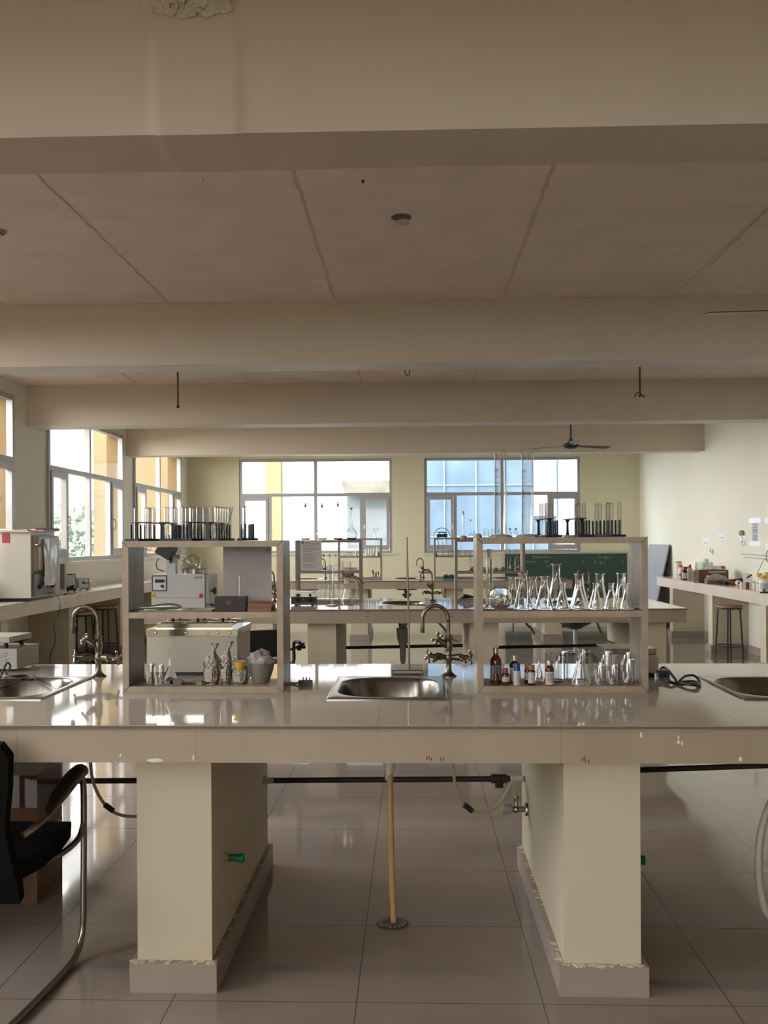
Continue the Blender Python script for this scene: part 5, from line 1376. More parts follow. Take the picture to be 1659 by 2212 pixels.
# things in the middle bench left rack
ZM = .9+.305; ZM0 = .9+.0245; ZMT = .9+.60+.0005
for i, (px_, col_, lvl, lb) in enumerate(((660, 0, .0, 'volumetric flask with yellow liquid, farthest left on the middle rack'), (696, 0, 0, 'volumetric flask with yellow liquid, right of the leftmost'), (730, 1, 0, 'volumetric flask with dark liquid and a stopper, beside the yellow ones'), (759, 1, 0, 'volumetric flask with dark liquid, shortest neck, rightmost'))):
    t = thing('volumetric_flask', lb, 'flask', (X(px_, 8.95, 1162), 8.95, ZMT), 0, 'volumetric flasks on the middle rack')
    H_ = (.33, .325, .335, .305)[i]
    m = MB(); m.lathe(vol_prof(.058, H_, .0105), n=28); m.build('flask', TGLASS, t)
    lq = mat('yellow_liquid', (.50, .46, .03), .2) if col_ == 0 else mat('dark_liquid', (.02, .015, .015), .2)
    m = MB(); m.lathe([(0, .002), (.030, .002), (.040, .008), (.047, .018), (0, .018)], n=24); m.build('liquid', lq, t)
    if i < 3:
        m = MB(); m.lathe([(0, H_-.012), (.008, H_-.012), (.0115, H_+.008), (.0115, H_+.014), (.004, H_+.018), (.007, H_+.030), (0, H_+.034)], n=16); m.build('stopper', mat('grey_stopper', (.25, .25, .24), .3), t)
    else:
        m = MB(); m.lathe([(0, H_-.012), (.010, H_-.012), (.013, H_+.008), (0, H_+.010)], n=16); m.build('stopper', mat('grey_stopper', (.25, .25, .24), .3), t)
t = thing('printed_sheet', 'typed sheet taped to the front of the middle rack', 'paper', (X(672, 8.84, 1200), 8.839, Z(1167, 8.84, 672)))
hw = .205/2; hg = .29
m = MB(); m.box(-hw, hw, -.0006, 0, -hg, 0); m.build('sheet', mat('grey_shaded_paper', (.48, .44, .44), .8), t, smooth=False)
m = MB(); random.seed(6)
for q in range(22):
    z = -.022-.0105*q-(.012 if q > 18 else 0)
    if q in (4, 9, 18): continue
    x = -hw+.025 if q > 2 else -hw+.045
    xe = hw-.02 if q in (0, 1, 2, 5, 6, 10) else random.uniform(0, hw-.04)
    while x < xe: l = random.uniform(.01, .03); m.box(x, min(x+l, xe), -.0012, -.0006, z-.003, z); x += l+.004
m.build('text_line', INK, t, smooth=False)
m = MB(); m.lathe([(0, 0), (.012, 0), (.012, .0006), (0, .0006)], (-hw+.022, -.0006, -.022), 20, axis=(0, -1, 0)); m.build('round_crest', INK, t, smooth=False)
for i, px_ in enumerate((699, 712, 725)):
    t = thing('volumetric_flask', 'small stoppered volumetric flask beside the typed sheet, %s from the sheet' % ORD[i], 'flask', (X(px_, 8.92, 1225), 8.93, ZM), 0, 'small volumetric flasks on the middle rack shelf')
    m = MB(); m.lathe(vol_prof(.029, .14, .006), n=18); m.build('flask', TGLASS, t)
    m = MB(); m.lathe([(0, .135), (.009, .14), (.013, .15), (.006, .158), (0, .16)], n=12); m.build('stopper', mat('white_stopper', (.75, .75, .76), .4), t)
for i, px_ in enumerate((686, 697, 708, 722, 736, 762)):
    rr = .026 if px_ < 760 else .04
    glass('beaker', beaker_prof(rr, .145 if px_ < 760 else .17), 'tall beaker on the low shelf of the middle rack, %s from its left' % ORD[i], 'beaker', (X(px_, 8.97, 1290), 8.97 if i % 2 else 8.94, ZM0), 'beakers on the low shelf of the middle rack', m=TGLASS, solid=False, n=20)
t = thing('test_tube_tray', 'white tray on the mid shelf of the middle rack, right part', 'tray', (X(757, 8.95, 1225), 8.95, ZM)); m = MB(); m.box(-.07, .07, -.05, .05, 0, .012); m.box(-.06, .07, -.04, .04, .02, .03); m.box(-.05, .05, -.03, .03, .012, .02); m.build('tray', mat('pinkish_white_plastic', (.6, .5, .5), .5), t)
glass('beaker', beaker_prof(.02, .10), 'narrow tall beaker at the middle of the middle rack shelf', 'beaker', (X(738, 8.9, 1225)+.002, 8.9, ZM), m=TGLASS, solid=False, n=18)
# right rack of the middle bench
ZR = .9+.295; ZRT = .9+.60+.0005
BEIGE = mat('beige_clay', (.36, .29, .23), .7)
t = thing('stoppered_cylinder', 'tall slim glass cylinder in a cork foot on the middle right rack', 'cylinder', (X(1001, 8.95, 1160), 8.95, ZRT))
m = MB(); m.lathe([(0, 0), (.014, 0), (.014, .24), (.012, .25), (.006, .255)], n=18); m.build('tube', TGLASS, t)
m = MB(); m.lathe([(0, .24), (.0095, .24), (.011, .275), (0, .275)], n=14); m.build('stopper', FROST, t)
m = MB(); m.lathe([(.0145, 0), (.028, 0), (.034, .03), (.0145, .035)], n=18); m.build('cork_ring', BEIGE, t)
t = thing('volumetric_flask', 'small volumetric flask on top of the middle right rack', 'flask', (X(1017, 8.93, 1160), 8.93, ZRT)); m = MB(); m.lathe(vol_prof(.027, .185, .006), n=20); m.build('flask', TGLASS, t); m = MB(); m.lathe([(0, .175), (.008, .18), (.009, .19), (0, .192)], n=12); m.build('stopper', FROST, t)
glass('beaker', beaker_prof(.022, .08), 'small beaker beside the volumetric flask on the middle right rack', 'beaker', (X(1028, 9.0, 1160), 9.02, ZRT), m=TGLASS, solid=False, n=18)
for i, (px_, w2_, hh) in enumerate(((1051, .026, .105), (1066, .02, .10), (1079, .022, .09))):
    glass('beaker', beaker_prof(w2_, hh), 'marked beaker on top of the middle right rack, behind the near cylinder foot, %s' % ORD[i], 'beaker', (X(px_, 8.95, 1160), 8.95, ZRT), m=TGLASS, solid=False, n=18)
for i, px_ in enumerate((1101.5, 1114)):
    t = thing('small_bottle', 'small clear bottle with a grey cap on the middle right rack, %s' % ('left one' if i == 0 else 'right one'), 'bottle', (X(px_, 8.95, 1160), 8.95, ZRT), 0, 'two small clear bottles')
    m = MB(); m.lathe([(0, 0), (.019, 0), (.020, .002), (.020, .062), (.009, .08), (.009, .09)], n=18); m.build('body', TGLASS, t)
    m = MB(); m.lathe([(0, .085), (.011, .085), (.011, .104), (0, .104)], n=14); m.build('cap', mat('grey_stopper', (0, 0, 0)), t)
glass('measuring_cylinder', [(0, 0), (.028, 0), (.028, .006), (.012, .012), (.012, .16), (.018, .17), (.018, .172)], 'slim cylinder on the shelf of the middle right rack', 'cylinder', (X(1016, 8.92, 1225), 8.92, ZR), m=TGLASS, solid=False, n=18)
for i, (px_, r, sc_) in enumerate(((1024, .035, (1.3, .8, .7)), (1046, .03, (1, .8, 1.1)), (1070, .026, (1, .8, 1)), (1084, .034, (1.2, .8, 1.15)))):
    t = thing('clay_dish', 'beige porcelain dish on the middle right rack shelf, %s from the left' % ORD[i], 'dish', (X(px_, 8.98, 1225), 8.98, ZR), 0, 'beige porcelain dishes'); m = MB(); m.lathe([(0, 0), (r*.8, 0), (r*1.1, r*.3), (r, r*.8), (r*.5, r*1.15), (0, r*1.2)], n=18); m.build('dish', BEIGE, t)
for i, px_ in enumerate((1095, 1101, 1112, 1118)):
    glass('test_tube', [(0, 0), (.008, .004), (.0095, .012), (.0095, .21), (.012, .213)], 'long tube standing upright on the middle right rack shelf, %s' % ORD[i], 'test tube', (X(px_, 9.0, 1225), 9.0, ZR), 'long upright tubes', m=TGLASS, solid=False, n=14)
for i, px_ in enumerate((1107, 1119)):
    b_ = MB(); b_.lathe([(.024, 0), (.026, .006), (.026, .03), (.01, .05), (.008, .07)], n=20); tag(b_.build('glass_adapter', TGLASS, None, (X(px_, 8.9, 1228), 8.88, ZR+.028), rot=(-PI/2, 0, .25-.5*i)), 'glass adapter lying end-on on the middle right rack, '+('left one' if i == 0 else 'right one'), 'glassware', 'lying glass adapters')
glass('glass_cup', [(0, 0), (.02, 0), (.026, .045), (.028, .055)], 'small glass cup between the beige dishes', 'cup', (X(1077, 8.9, 1225)-.001, 8.9, ZR), m=TGLASS, solid=False, n=18)
for i in range(5):
    _fun('small upturned funnel under the middle right rack shelf, %s from the left' % ORD[i], .024, .075, .6, (X(996+i*8.5, 9.62, 1245), 14.45, .9+.0245), TGLASS)
t = thing('tool_bundle', 'heap of brown-handled tools on a green tray in the middle right rack', 'tools', (X(1012, 8.95, 1292), 8.95, ZM0))
m = MB(); m.box(-.08, .12, -.05, .05, 0, .008); m.build('tray', GRN, t)
m = MB(); m.tube([(-.05, 0, .03), (-.02, .0, .035), (.03, -.01, .025), (.08, 0, .02)], lambda u: .014*(1-.5*u), 8, 4); m.build('handle', mat('brown_handle', (.13, .045, .025), .5), t)
m = MB(); m.tube([(-.075, -.01, .012), (-.03, .02, .016), (.05, .01, .018), (.11, .02, .04)], .006, 8, 4); m.tube([(-.06, .03, .012), (.0, -.02, .014), (.1, -.03, .016)], .005, 8, 4); m.build('black_tool', BLACK, t)
# swivel chair beyond the middle bench
t = thing('swivel_stool', 'black swivel stool seen beneath the middle bench at the right', 'stool', (X(1243, 11.4, 1360), 11.4, 0))
m = MB(); m.lathe([(0, .40), (.06, .40), (.11, .43), (.19, .47), (.20, .50), (.17, .525), (0, .53)], n=28); m.build('seat', BLACK, t)
m = MB(); m.cyl((0, 0, .09), (0, 0, .42), .028); m.build('gas_column', mat('grey_column', (.35, .35, .36), .4), t)
for q in range(5):
    a = 2*PI*q/5; m = MB(); m.tube([(0, 0, .10), (.12*math.cos(a), .12*math.sin(a), .09), (.24*math.cos(a), .24*math.sin(a), .06)], .016, 8, 2); lg = m.build('base_arm', BLACK, t)
    m = MB(); m.ball((.24*math.cos(a), .24*math.sin(a), .027), .027, 10); m.build('caster', BLACK, lg)
# dark office chair behind the water bath
t = thing('office_chair', 'black office chair standing behind the water bath under the middle bench', 'chair', (X(568, 7.3, 1400), 7.35, 0), .4)
m = MB(); m.box(-.22, .22, -.22, .22, .44, .52); m.build('seat', BLACK, t, bevel=.03)
m = MB(); m.box(-.21, .21, .20, .26, .54, .76); m.build('backrest', BLACK, t, bevel=.025)
m = MB(); m.cyl((0, 0, .09), (0, 0, .45), .028); m.build('gas_column', BLACK, t)
m = MB(); m.tube([(0, .22, .46), (0, .27, .5), (0, .26, .6)], .02, 8, 3); m.build('back_bar', BLACK, t)
for s in (-1, 1):
    m = MB(); m.tube([(s*.2, .1, .46), (s*.27, .1, .5), (s*.27, .08, .66), (s*.27, -.1, .68)], .014, 8, 4); m.build('armrest', BLACK, t)
for q in range(5):
    a = 2*PI*q/5+.3; m = MB(); m.tube([(0, 0, .10), (.13*math.cos(a), .13*math.sin(a), .09), (.26*math.cos(a), .26*math.sin(a), .06)], .016, 8, 2); lg = m.build('base_arm', BLACK, t)
    m = MB(); m.ball((.26*math.cos(a), .26*math.sin(a), .027), .027, 10); m.build('caster', BLACK, lg)
# black cable and tee at the left of the middle bench pillar
t = thing('pipe_fitting', 'black pipe elbow with a curved hose left of the middle bench pillar', 'pipe', (X(655, 8.9, 1390), 8.9, .49)); o = t.location.copy()
m = MB(); m.tube([at(616, 1404, 8.9)-o, at(632, 1402, 8.9)-o, at(645, 1396, 8.9)-o, at(658, 1390, 8.9)-o], .012, 8, 5); m.build('hose', BLACK, t)
m = MB(); q = at(646, 1398, 8.9)-o; m.cyl(q-Vector((0, 0, .03)), q+Vector((0, 0, .02)), .022); m.cyl(q, at(660, 1398, 8.9)-o, .015); m.build('elbow', BLACK, t)

# ================================================================== FARTHEST BENCH
ZF0, ZF1, ZFT = .9+.0245, .9+.3555, .9+.6305
for i, (px_, wd, hh) in enumerate(((769, .033, .10), (779, .03, .07), (791.5, .03, .125), (797.5, .03, .115), (802.5, .026, .115), (808.5, .03, .125), (815, .032, .145), (818.5, .024, .115))):
    b_ = MB(); b_.lathe([(wd*1.1, 0), (wd*.9, .004), (.012, hh*.5), (.010, hh*.98), (0, hh)], n=18)
    tag(b_.build('funnel', mat('translucent_white_plastic', (.80, .80, .80), .4, trans=.2), None, (X(px_, 14.45+(.02 if i % 2 else -.02), 1205), 14.45+(.03 if i % 2 else -.03), ZF1), ang=50), 'white upturned funnel on the farthest left rack, %s of the row' % ORD[i], 'funnel', 'white funnels on the farthest rack')
t = thing('glass_dish', 'rounded glass dish on the farthest left rack shelf', 'dish', (X(754, 14.45, 1205), 14.45, ZF1)); m = MB(); m.lathe([(.065, 0), (.06, .03), (.045, .055), (.02, .066), (0, .068)], n=24); m.build('dish', TGLASS, t)
t = thing('beaker', 'tall thin-walled beaker frame on top of the farthest left rack', 'beaker', (X(812, 14.45, 1160), 14.45, ZFT)); m = MB(); m.lathe([(0, 0), (.03, 0), (.034, .004), (.03, .09), (.045, .155), (.047, .158)], n=24); m.build('vase', thin_glass('dark_edged_glass', (.95, .96, .97), (.06, .07, .08), 1.0, power=3), t)
bottle('amber bottle with white label on the farthest left rack', 805, 14.42, .05, .115, mat('reddish_amber_glass', (.20, .05, .03), .2), REDC, lab=(.02, .6), lines=0, capl=.22, zb=ZF0, py_=1245)
bottle('white bottle between two amber ones on the farthest left rack', 811.5, 14.45, .035, .09, WHITE, WHITE, lab=None, capl=.2, zb=ZF0, py_=1245)
bottle('smaller amber bottle at the right end of the farthest left rack', 816.5, 14.42, .032, .095, AMBER, ORC, lab=(.02, .6), lines=0, capl=.2, zb=ZF0, py_=1245)
t = thing('black_tray', 'black tray of small yellow items on the farthest left rack', 'tray', (X(751, 14.45, 1245), 14.45, ZF0)); m = MB(); m.box(-.09, .10, -.05, .05, 0, .06); m.build('tray', BLACK, t, bevel=.005)
m = MB()
for q in range(6): m.ball((-.075+.03*q, 0, .068), .015, 8)
m.build('yellow_caps', YELC, t)
stirrer('dark stirrer with looped cable on top of the farthest right rack', 955, 14.4, .165, ZFT, mat('dark_teal_metal', (.015, .06, .07), .35), mat('grey_plate', (.12, .12, .13), .4), cable=True, plate_w=.85, py_=1160)
stirrer('teal stirrer with a white top on the farthest right rack floor', 970, 14.1, .17, .9, mat('deep_teal_metal', (.01, .08, .13), .35), WHITE, plate_w=1.2, py_=1250)
t = thing('hanging_plug', 'black plug hanging from the farthest right rack', 'plug', (X(942, 14.32, 1200), 14.32, Z(1203, 14.32, 942))); m = MB(); m.lathe([(0, 0), (.014, 0), (.016, .03), (.008, .06), (.004, .065), (0, .065)], n=12); m.build('body', BLACK, t)
m = MB(); m.tube([(0, 0, .06), (.03, 0, .12), (.04, 0, .2), (.02, 0, .26), (-.01, 0, .285)], .004, 8, 4); m.build('cord', BLACK, t)
glass('measuring_cylinder', [(0, 0), (.03, 0), (.03, .006), (.014, .012), (.014, .2), (.022, .21)], 'slim cylinder on the farthest right rack shelf', 'cylinder', (X(957.5, 14.45, 1200), 14.45, ZF1), m=TGLASS, solid=False, n=18)
for i, px_ in enumerate((973, 986, 999, 1011)):
    glass('beaker', beaker_prof(.042, .09), 'squat beaker on the farthest right rack shelf, %s from the left' % ORD[i], 'beaker', (X(px_, 14.45, 1200), 14.45+(.02 if i % 2 else -.02), ZF1), 'squat beakers on the farthest rack', m=TGLASS, solid=False, n=18)

# ------------------------------------------------------------------ chalkboard and leaning board
xa, xb = X(1092, 17.95, 1230), X(1357, 17.95, 1230)
ztop = Z(1196, 17.95, 1250)
t = thing('chalkboard', 'green chalkboard with chalk writing below the right end window', 'board', (xa, 18.04, ztop-.95))
W_ = xb-xa
m = MB(); m.box(0, W_, 0, .02, 0, .95); bd = m.build('board', mat('green_chalkboard', (.035, .075, .055), .7, noise_amt=.3, noise_scale=1.5), t, smooth=False)
m = MB(); m.box(-.03, W_+.03, -.012, .03, .95, .985); m.box(-.03, W_+.03, -.012, .03, -.035, 0); m.box(-.03, 0, -.012, .03, 0, .95); m.box(W_, W_+.03, -.012, .03, 0, .95); m.build('wooden_frame', mat('pale_frame', (.45, .42, .36), .6), t, smooth=False)
m = MB()
pxw = lambda q: X(q, 18.0, 1200)-xa
pzw = lambda q: Z(q, 18.0, 1250)-(ztop-.95)
for s, q, r, sz in (('Transform a', 1170, 1203, .075), ('(means)', 1148, 1212.5, .065), ('19/', 1180, 1213, .07), ('l = gm c', 1308, 1204, .08), ('h', 1262, 1215, .07), ('2 . b c', 1296, 1215.5, .085), ('b', 1347, 1215, .06), ('~', 1220, 1201, .07), ('x 2', 1185, 1222, .06)):
    m.text(s, sz, (pxw(q), -.001, pzw(r)), depth=.001)
m.build('chalk_writing', mat('chalk', (.28, .32, .29), .9), bd, fix=False, smooth=False)
t = thing('leaning_board', 'grey panel leaning against the right wall near the back', 'board', (XW-.035, 16.5, 0))
GB = mat('lilac_grey_board', (.30, .30, .33), .35, noise_amt=.15, noise_scale=2)
zt_ = 1.40
m = MB()
P4 = [(-.36, -.72, .0), (-.36, .55, .0), (-.012, .72, zt_), (-.012, -.60, zt_)]
m.quad(*P4); m.quad(*[(x+.022, y, z) for x, y, z in P4][::-1])
bm_ = m.bm; vs = list(bm_.verts); bm_.verts.ensure_lookup_table()
for i in range(4):
    a, b_ = bm_.verts[i], bm_.verts[(i+1) % 4]; order = [4+3, 4+2, 4+1, 4+0]
    c_, d_ = bm_.verts[order[(i+1) % 4]], bm_.verts[order[i]]
    bm_.faces.new((a, b_, c_, d_))
t_ = m.build('panel', GB, t, smooth=False)
m = MB(); m.quad((-.34, -.722, 0), (-.336+.0, -.722, 0), (-.005, -.602, zt_), (-.010, -.602, zt_)) if False else m.box(-.335, -.315, -.70, -.66, 0, .02); m.build('rubber_foot', BLACK, t)

# ================================================================== RIGHT WALL
TAPE = mat('glossy_white_tape', (.88, .90, .92), .25)
def note(px_, py0, py1, wpx, lb, band=None, tall=False, k_=0):
    yw = atx(px_, (py0+py1)/2, XW).y
    z0 = atx(px_, py1, XW-.003).z; z1 = atx(px_, py0, XW-.003).z
    # width along the wall from the pixel width
    ya = atx(px_-wpx/2, py0, XW).y; yb_ = atx(px_+wpx/2, py0, XW).y; hw = abs(ya-yb_)/2
    t = thing('taped_note', lb, 'note', (XW, yw, z0), 0, 'white notes taped to the right wall')
    H_ = z1-z0
    if tall:
        m = MB(); m.box(-.002, -.0005, -hw*.5, hw*.5, H_*.1, H_*.85); m.build('sheet', mat('note_paper', (.50, .51, .54), .7), t, smooth=False)
        m = MB(); m.box(-.004, -.002, -hw, hw, H_*.82, H_); m.build('top_tape', TAPE, t, smooth=False)
        m = MB(); m.box(-.004, -.002, -hw*.92, hw*.92, 0, H_*.16); tb = m.build('bottom_tape', TAPE, t, smooth=False)
        m = MB()
        for q in range(11): m.box(-.0028, -.002, -hw*.38, hw*.35, H_*(.2+.055*q), H_*(.2+.055*q)+.006)
        m.build('text_line', mat('faint_blue_ink', (.32, .33, .36), .8), t, smooth=False)
    else:
        m = MB(); m.box(-.002, -.0005, -hw*.6, hw*.6, 0, H_*.9); m.build('sheet', mat('note_paper2', (.68, .67, .76), .7), t, smooth=False)
        m = MB(); m.box(-.004, -.002, -hw, hw, H_*.78, H_); m.build('top_tape', TAPE, t, smooth=False)
        m = MB(); m.box(-.0028, -.002, -hw*.25, hw*.2, H_*.35, H_*.45); m.build('printed_line', mat('faint_blue_ink', (0, 0, 0)), t, smooth=False)
    return t
note(1524, 1162.5, 1179.5, 16.5, 'small note on the right wall, lowest and closest to the end wall')
note(1560, 1153, 1167.5, 16, 'small note on the right wall, higher than its neighbours')
note(1603, 1158.5, 1178.5, 17, 'small note on the right wall above the steel jar, with a hook')
note(1631, 1118.5, 1179, 26, 'tall narrow sheet taped at top and bottom on the right wall', tall=True)
note(1666, 1118.5, 1186, 28, 'tall sheet on the right wall cut by the right frame edge', tall=True)
def on_right(px_, py_, zz=.9):
    v = atz(px_, py_, zz+.0); return v
# items on the right wall bench. Each at its own place: pixel of its foot on the bench top
def rb(px_, py_): v = atz(px_, py_, .9005); return v
def rbottle(label, px_, py_, wpx, hpx, body, cap, **kw):
    v = rb(px_, py_); s = v.y/2000
    return bottle(label, 0, v.y, wpx*s, hpx*s, body, cap, zb=.9005, X_=v.x, **kw)
MILK = mat('milky_plastic', (.66, .62, .54), .45)
k11 = 11.85
def rc(x): return 1380+x/k11
def rr(y): return 1180+y/k11
BLAB = mat('blue_label', (.16, .20, .30), .6)
rbottle('tall milky jar with a yellow lid at the far end of the right wall bench', rc(1010), rr(838), 15.5, 38, MILK, YELC, lab=None, shoulder=.93, capl=.13, neckf=.9, capf=.9)
rbottle('milky bottle with a red cap and blue labels on the right wall bench', rc(1075), rr(845), 12.5, 30, MILK, REDC, labm=BLAB, lab=(.3, .45), lines=0, capl=.12, capf=.6, shoulder=.7)
rbottle('dark brown bottle with a red cap and white label on the right wall bench', rc(1165), rr(855), 13, 28, mat('brown_black_glass', (.035, .015, .012), .15), REDC, lab=(.1, .65), lines=3, capl=.25, capf=.55, shoulder=.66)
t = thing('blue_box', 'blue box behind the red-capped bottles on the right wall bench', 'box', rb(rc(1230), rr(815)), 0); m = MB(); m.box(-.05, .05, -.03, .03, 0, .17); m.build('box', mat('navy_card', (.03, .06, .11), .5), t, bevel=.003)
rbottle('clear bottle with a bright red cap on the right wall bench', rc(1310), rr(830), 12, 30, mat('clearish_plastic', (.5, .48, .44), .3), mat('bright_red_cap', (.50, .02, .03), .4), lab=(.2, .6), lines=1, capl=.24, capf=.45)
v = rb(1375+630/5.03, 1080+880/5.03)
t = thing('glass_tank', 'pale glass tank behind the mint dish on the right wall bench', 'tank', (v.x+.18, v.y+.15, .9005), 0); m = MB(); m.box(-.11, .11, -.06, .06, 0, .26); m.build('tank', thin_glass('greenish_glass', (.78, .88, .86), (.45, .55, .55), 1.2), t)
v = rb(1508, 1262); v.x = 4.05; v.y += .25; MINT = mat('mint_enamel', (.38, .43, .41), .3)
t = thing('pan_balance', 'mint green pan scale with a flat dish on the right wall bench', 'scale', v, 0)
m = MB(); m.box(-.12, .10, -.07, .07, .03, .10); m.build('housing', MINT, t, bevel=.012)
m = MB(); m.lathe([(0, .10), (.04, .10), (.04, .13), (0, .13)], n=18); m.build('stem', MINT, t)
m = MB(); m.lathe([(0, .13), (.08, .132), (.115, .15), (.115, .153), (.075, .14), (0, .138)], n=28); m.build('dish', MINT, t)
for s in (-.09, .08):
    m = MB(); m.lathe([(0, 0), (.014, 0), (.012, .03), (0, .03)], (s, -.05, 0), 12); m.build('foot', WHITE, t)
k12 = 10.434
def rd(x): return 1500+x/k12
def re_(y): return 1100+y/k12
rbottle('squat milky plastic bottle behind the cardboard box', rd(260), re_(1560), 20, 42, MILK, MILK, lab=None, capl=.12, capf=.8, neckf=.75, shoulder=.8)
t = thing('tubing_bundle', 'tangle of yellowish tubing behind the cardboard box', 'tubing', rb(rd(420), re_(1580))+Vector((.02, .05, 0)))
m = MB(); random.seed(11); m.tube([(random.uniform(-.05, .05), random.uniform(-.04, .04), .02+.02*q*.6) for q in range(12)], .009, 8, 4); m.build('tube', mat('olive_tube', (.30, .25, .10), .5), t)
rbottle('clear bottle with a wide red cap behind the cardboard box', rd(600), re_(1610), 12, 31, mat('clearish_plastic', (0, 0, 0)), REDC, lab=None, capl=.14, capf=.95, neckf=.6)
v0, v1 = rb(1370+700/5.03, 1080+900/5.03), rb(1370+1025/5.03, 1080+905/5.03)
BC = mat('box_cardboard', (.20, .095, .05), .7)
t = thing('carton', 'open brown carton on the right wall bench', 'box', (v0.x, v0.y, .9005), 0)
wpx_ = (rd(770)-rd(110))*v0.y/2000
m = MB(); m.box(0, wpx_, 0, .006, 0, .17); m.box(0, wpx_, .19, .196, 0, .17); m.box(0, .006, .006, .19, 0, .17); m.box(wpx_-.006, wpx_, .006, .19, 0, .17); m.box(0, wpx_, 0, .19, 0, .005); m.build('carton', BC, t, smooth=False)
m = MB(); m.box(-.075, 0, -.008, .0, 0, .165); m.build('printed_flap', mat('pinkish_print', (.45, .33, .33), .6, noise_amt=.5, noise_scale=30), t)
bag('plastic_bag', 'white plastic bag lying over the carton', (v0.x+.23, v0.y+.10, .9005+.185), .085, 4.4, (1.3, .8, .5), mat('white_film', (.60, .57, .52), .4), .3)
v = rb(rd(560), re_(1690))
t = thing('shallow_carton', 'low brown carton tray before the large carton', 'box', (v.x-.12, v.y, .9005), 0)
m = MB(); m.box(-.03, .30, 0, .10, 0, .05); m.build('tray', BC, t, bevel=.002)
m = MB(); m.box(-.07, -.03, 0, .004, 0, .06); m.build('flap', mat('light_card', (.50, .34, .22), .7), t)
bag('plastic_bag', 'clear plastic bag bundle on the low carton tray', (v.x-.02, v.y+.05, .9005+.058), .075, 7.7, (1.6, .6, .8), FILM2, .5)
t = thing('wooden_bowl', 'shallow brown bowl in front of the cartons', 'bowl', (v.x+.17, v.y-.09, .9005)); m = MB(); m.lathe([(0, 0), (.05, 0), (.085, .018), (.098, .04), (.09, .04), (.075, .022), (0, .01)], n=28); m.build('bowl', mat('brown_bowl', (.22, .09, .035), .3), t)
bag('black_bag', 'crumpled black plastic bag beside the brown bowl', (v.x+.0, v.y-.09, .9005+.006), .06, 1.7, (1.2, .7, .7), mat('black_film', (.015, .016, .018), .25), .35)
t = thing('black_tray', 'black tray standing behind the brown bowl', 'tray', (v.x+.255, v.y+.12, .9005)); m = MB(); m.prism([(-.13, 0), (.06, 0), (.10, .075), (.03, .06), (-.13, .055)], -.04, .04, 1); m.build('tray', BLACK, t, bevel=.004)
# steel mixer
v = rb(rd(1145), re_(1600)); s = v.y/2000
t = thing('mixer_grinder', 'steel mixer jar on a grey base on the right wall bench', 'mixer', v, 0)
zz = lambda q: (1600-q)/k12*s
m = MB(); m.lathe([(0, 0), (.058, 0), (.06, .01), (.055, zz(1490)), (0, zz(1490))], n=28); m.build('motor_base', mat('grey_green_base', (.28, .27, .23), .4), t)
m = MB(); m.lathe([(0, zz(1490)), (.045, zz(1485)), (.052, zz(1440)), (.062, zz(1400)), (.060, zz(1380)), (.066, zz(1180)), (.07, zz(1160)), (.066, zz(1158)), (0, zz(1165))], n=32); m.build('steel_jar', STEEL, t)
m = MB(); m.box(.08, .20, -.02, .06, 0, zz(1175)); m.build('side_body', STEEL, t, bevel=.006)
m = MB(); m.box(.10, .112, -.024, -.02, zz(1480), zz(1290)); m.box(.15, .162, -.024, -.02, zz(1480), zz(1290)); m.build('slot', BLACK, t)
m = MB(); m.prism([(.08, zz(1175)), (.15, zz(1175)), (.17, zz(1105)), (.14, zz(1120)), (.09, zz(1118))], -.02, .03, 1); m.build('feed_funnel', IRON, t)
# flask held by the wall rods behind the mixer
v = Vector((v.x+.02, v.y+.22, 0))
t = thing('hanging_flask', 'round glass flask with tubing held up behind the steel jar', 'flask', (v.x, v.y, .9005))
m = MB(); m.lathe([(0, 0), (.05, 0), (.09, .04), (.105, .10), (.09, .17), (.10, .24), (.095, .30), (.04, .36), (.028, .38), (.028, .42)], n=24); m.build('flask', mat('milky_glass', (.62, .60, .52), .2), t)
m = MB(); m.lathe([(0, .42), (.034, .42), (.034, .455), (0, .46)], n=18); m.build('cap', mat('grey_beige_cap', (.45, .43, .36), .5), t)
GLR = mat('pale_rod', (.45, .43, .38), .3)
t = thing('wall_rods', 'two pale rods running along the right wall above the bench', 'rods', (XW-.02, 10.2, 1.27)); m = MB(); m.tube([(0, 2.3, .02), (0, -1.2, -.02)], .006, 8, 0); m.tube([(0, 2.2, -.02), (0, -1.2, -.075)], .006, 8, 0); m.build('rod', GLR, t)
m = MB(); m.tube([(.015, 1.4, .07), (-.01, 1.4, .04), (-.01, 1.4, -.05), (.015, 1.4, -.06)], .006, 8, 4); m.build('bracket', CHROME, t)
t = thing('wall_valve', 'little metal hook valve on the right wall between the notes', 'valve', (XW, atx(1541, 1192, XW).y, atx(1541, 1192, XW).z)); m = MB(); m.tube([(0, 0, 0), (-.04, 0, .0), (-.05, .0, .03), (-.04, 0, .045)], .006, 8, 4); m.tube([(-.02, -.02, -.045), (-.02, -.01, .04)], .004, 8, 0); m.build('valve', CHROME, t)
t = thing('hanging_bulb', 'tiny glass bulb and brown holder hanging at the third note', 'bulb', (XW-.03, atx(1605, 1170, XW-.03).y, atx(1605, 1180, XW-.03).z)); m = MB(); m.lathe([(0, 0), (.022, .02), (.02, .06), (.01, .08)], n=14); m.build('bulb', TGLASS, t); m = MB(); m.lathe([(0, .14), (.03, .15), (.035, .18), (.02, .21), (0, .21)], (-.0, .06, 0), 14); m.tube([(0, 0, .08), (0, .04, .12), (0, .06, .15)], .004, 6, 3); m.build('holder', BEIGE, t)
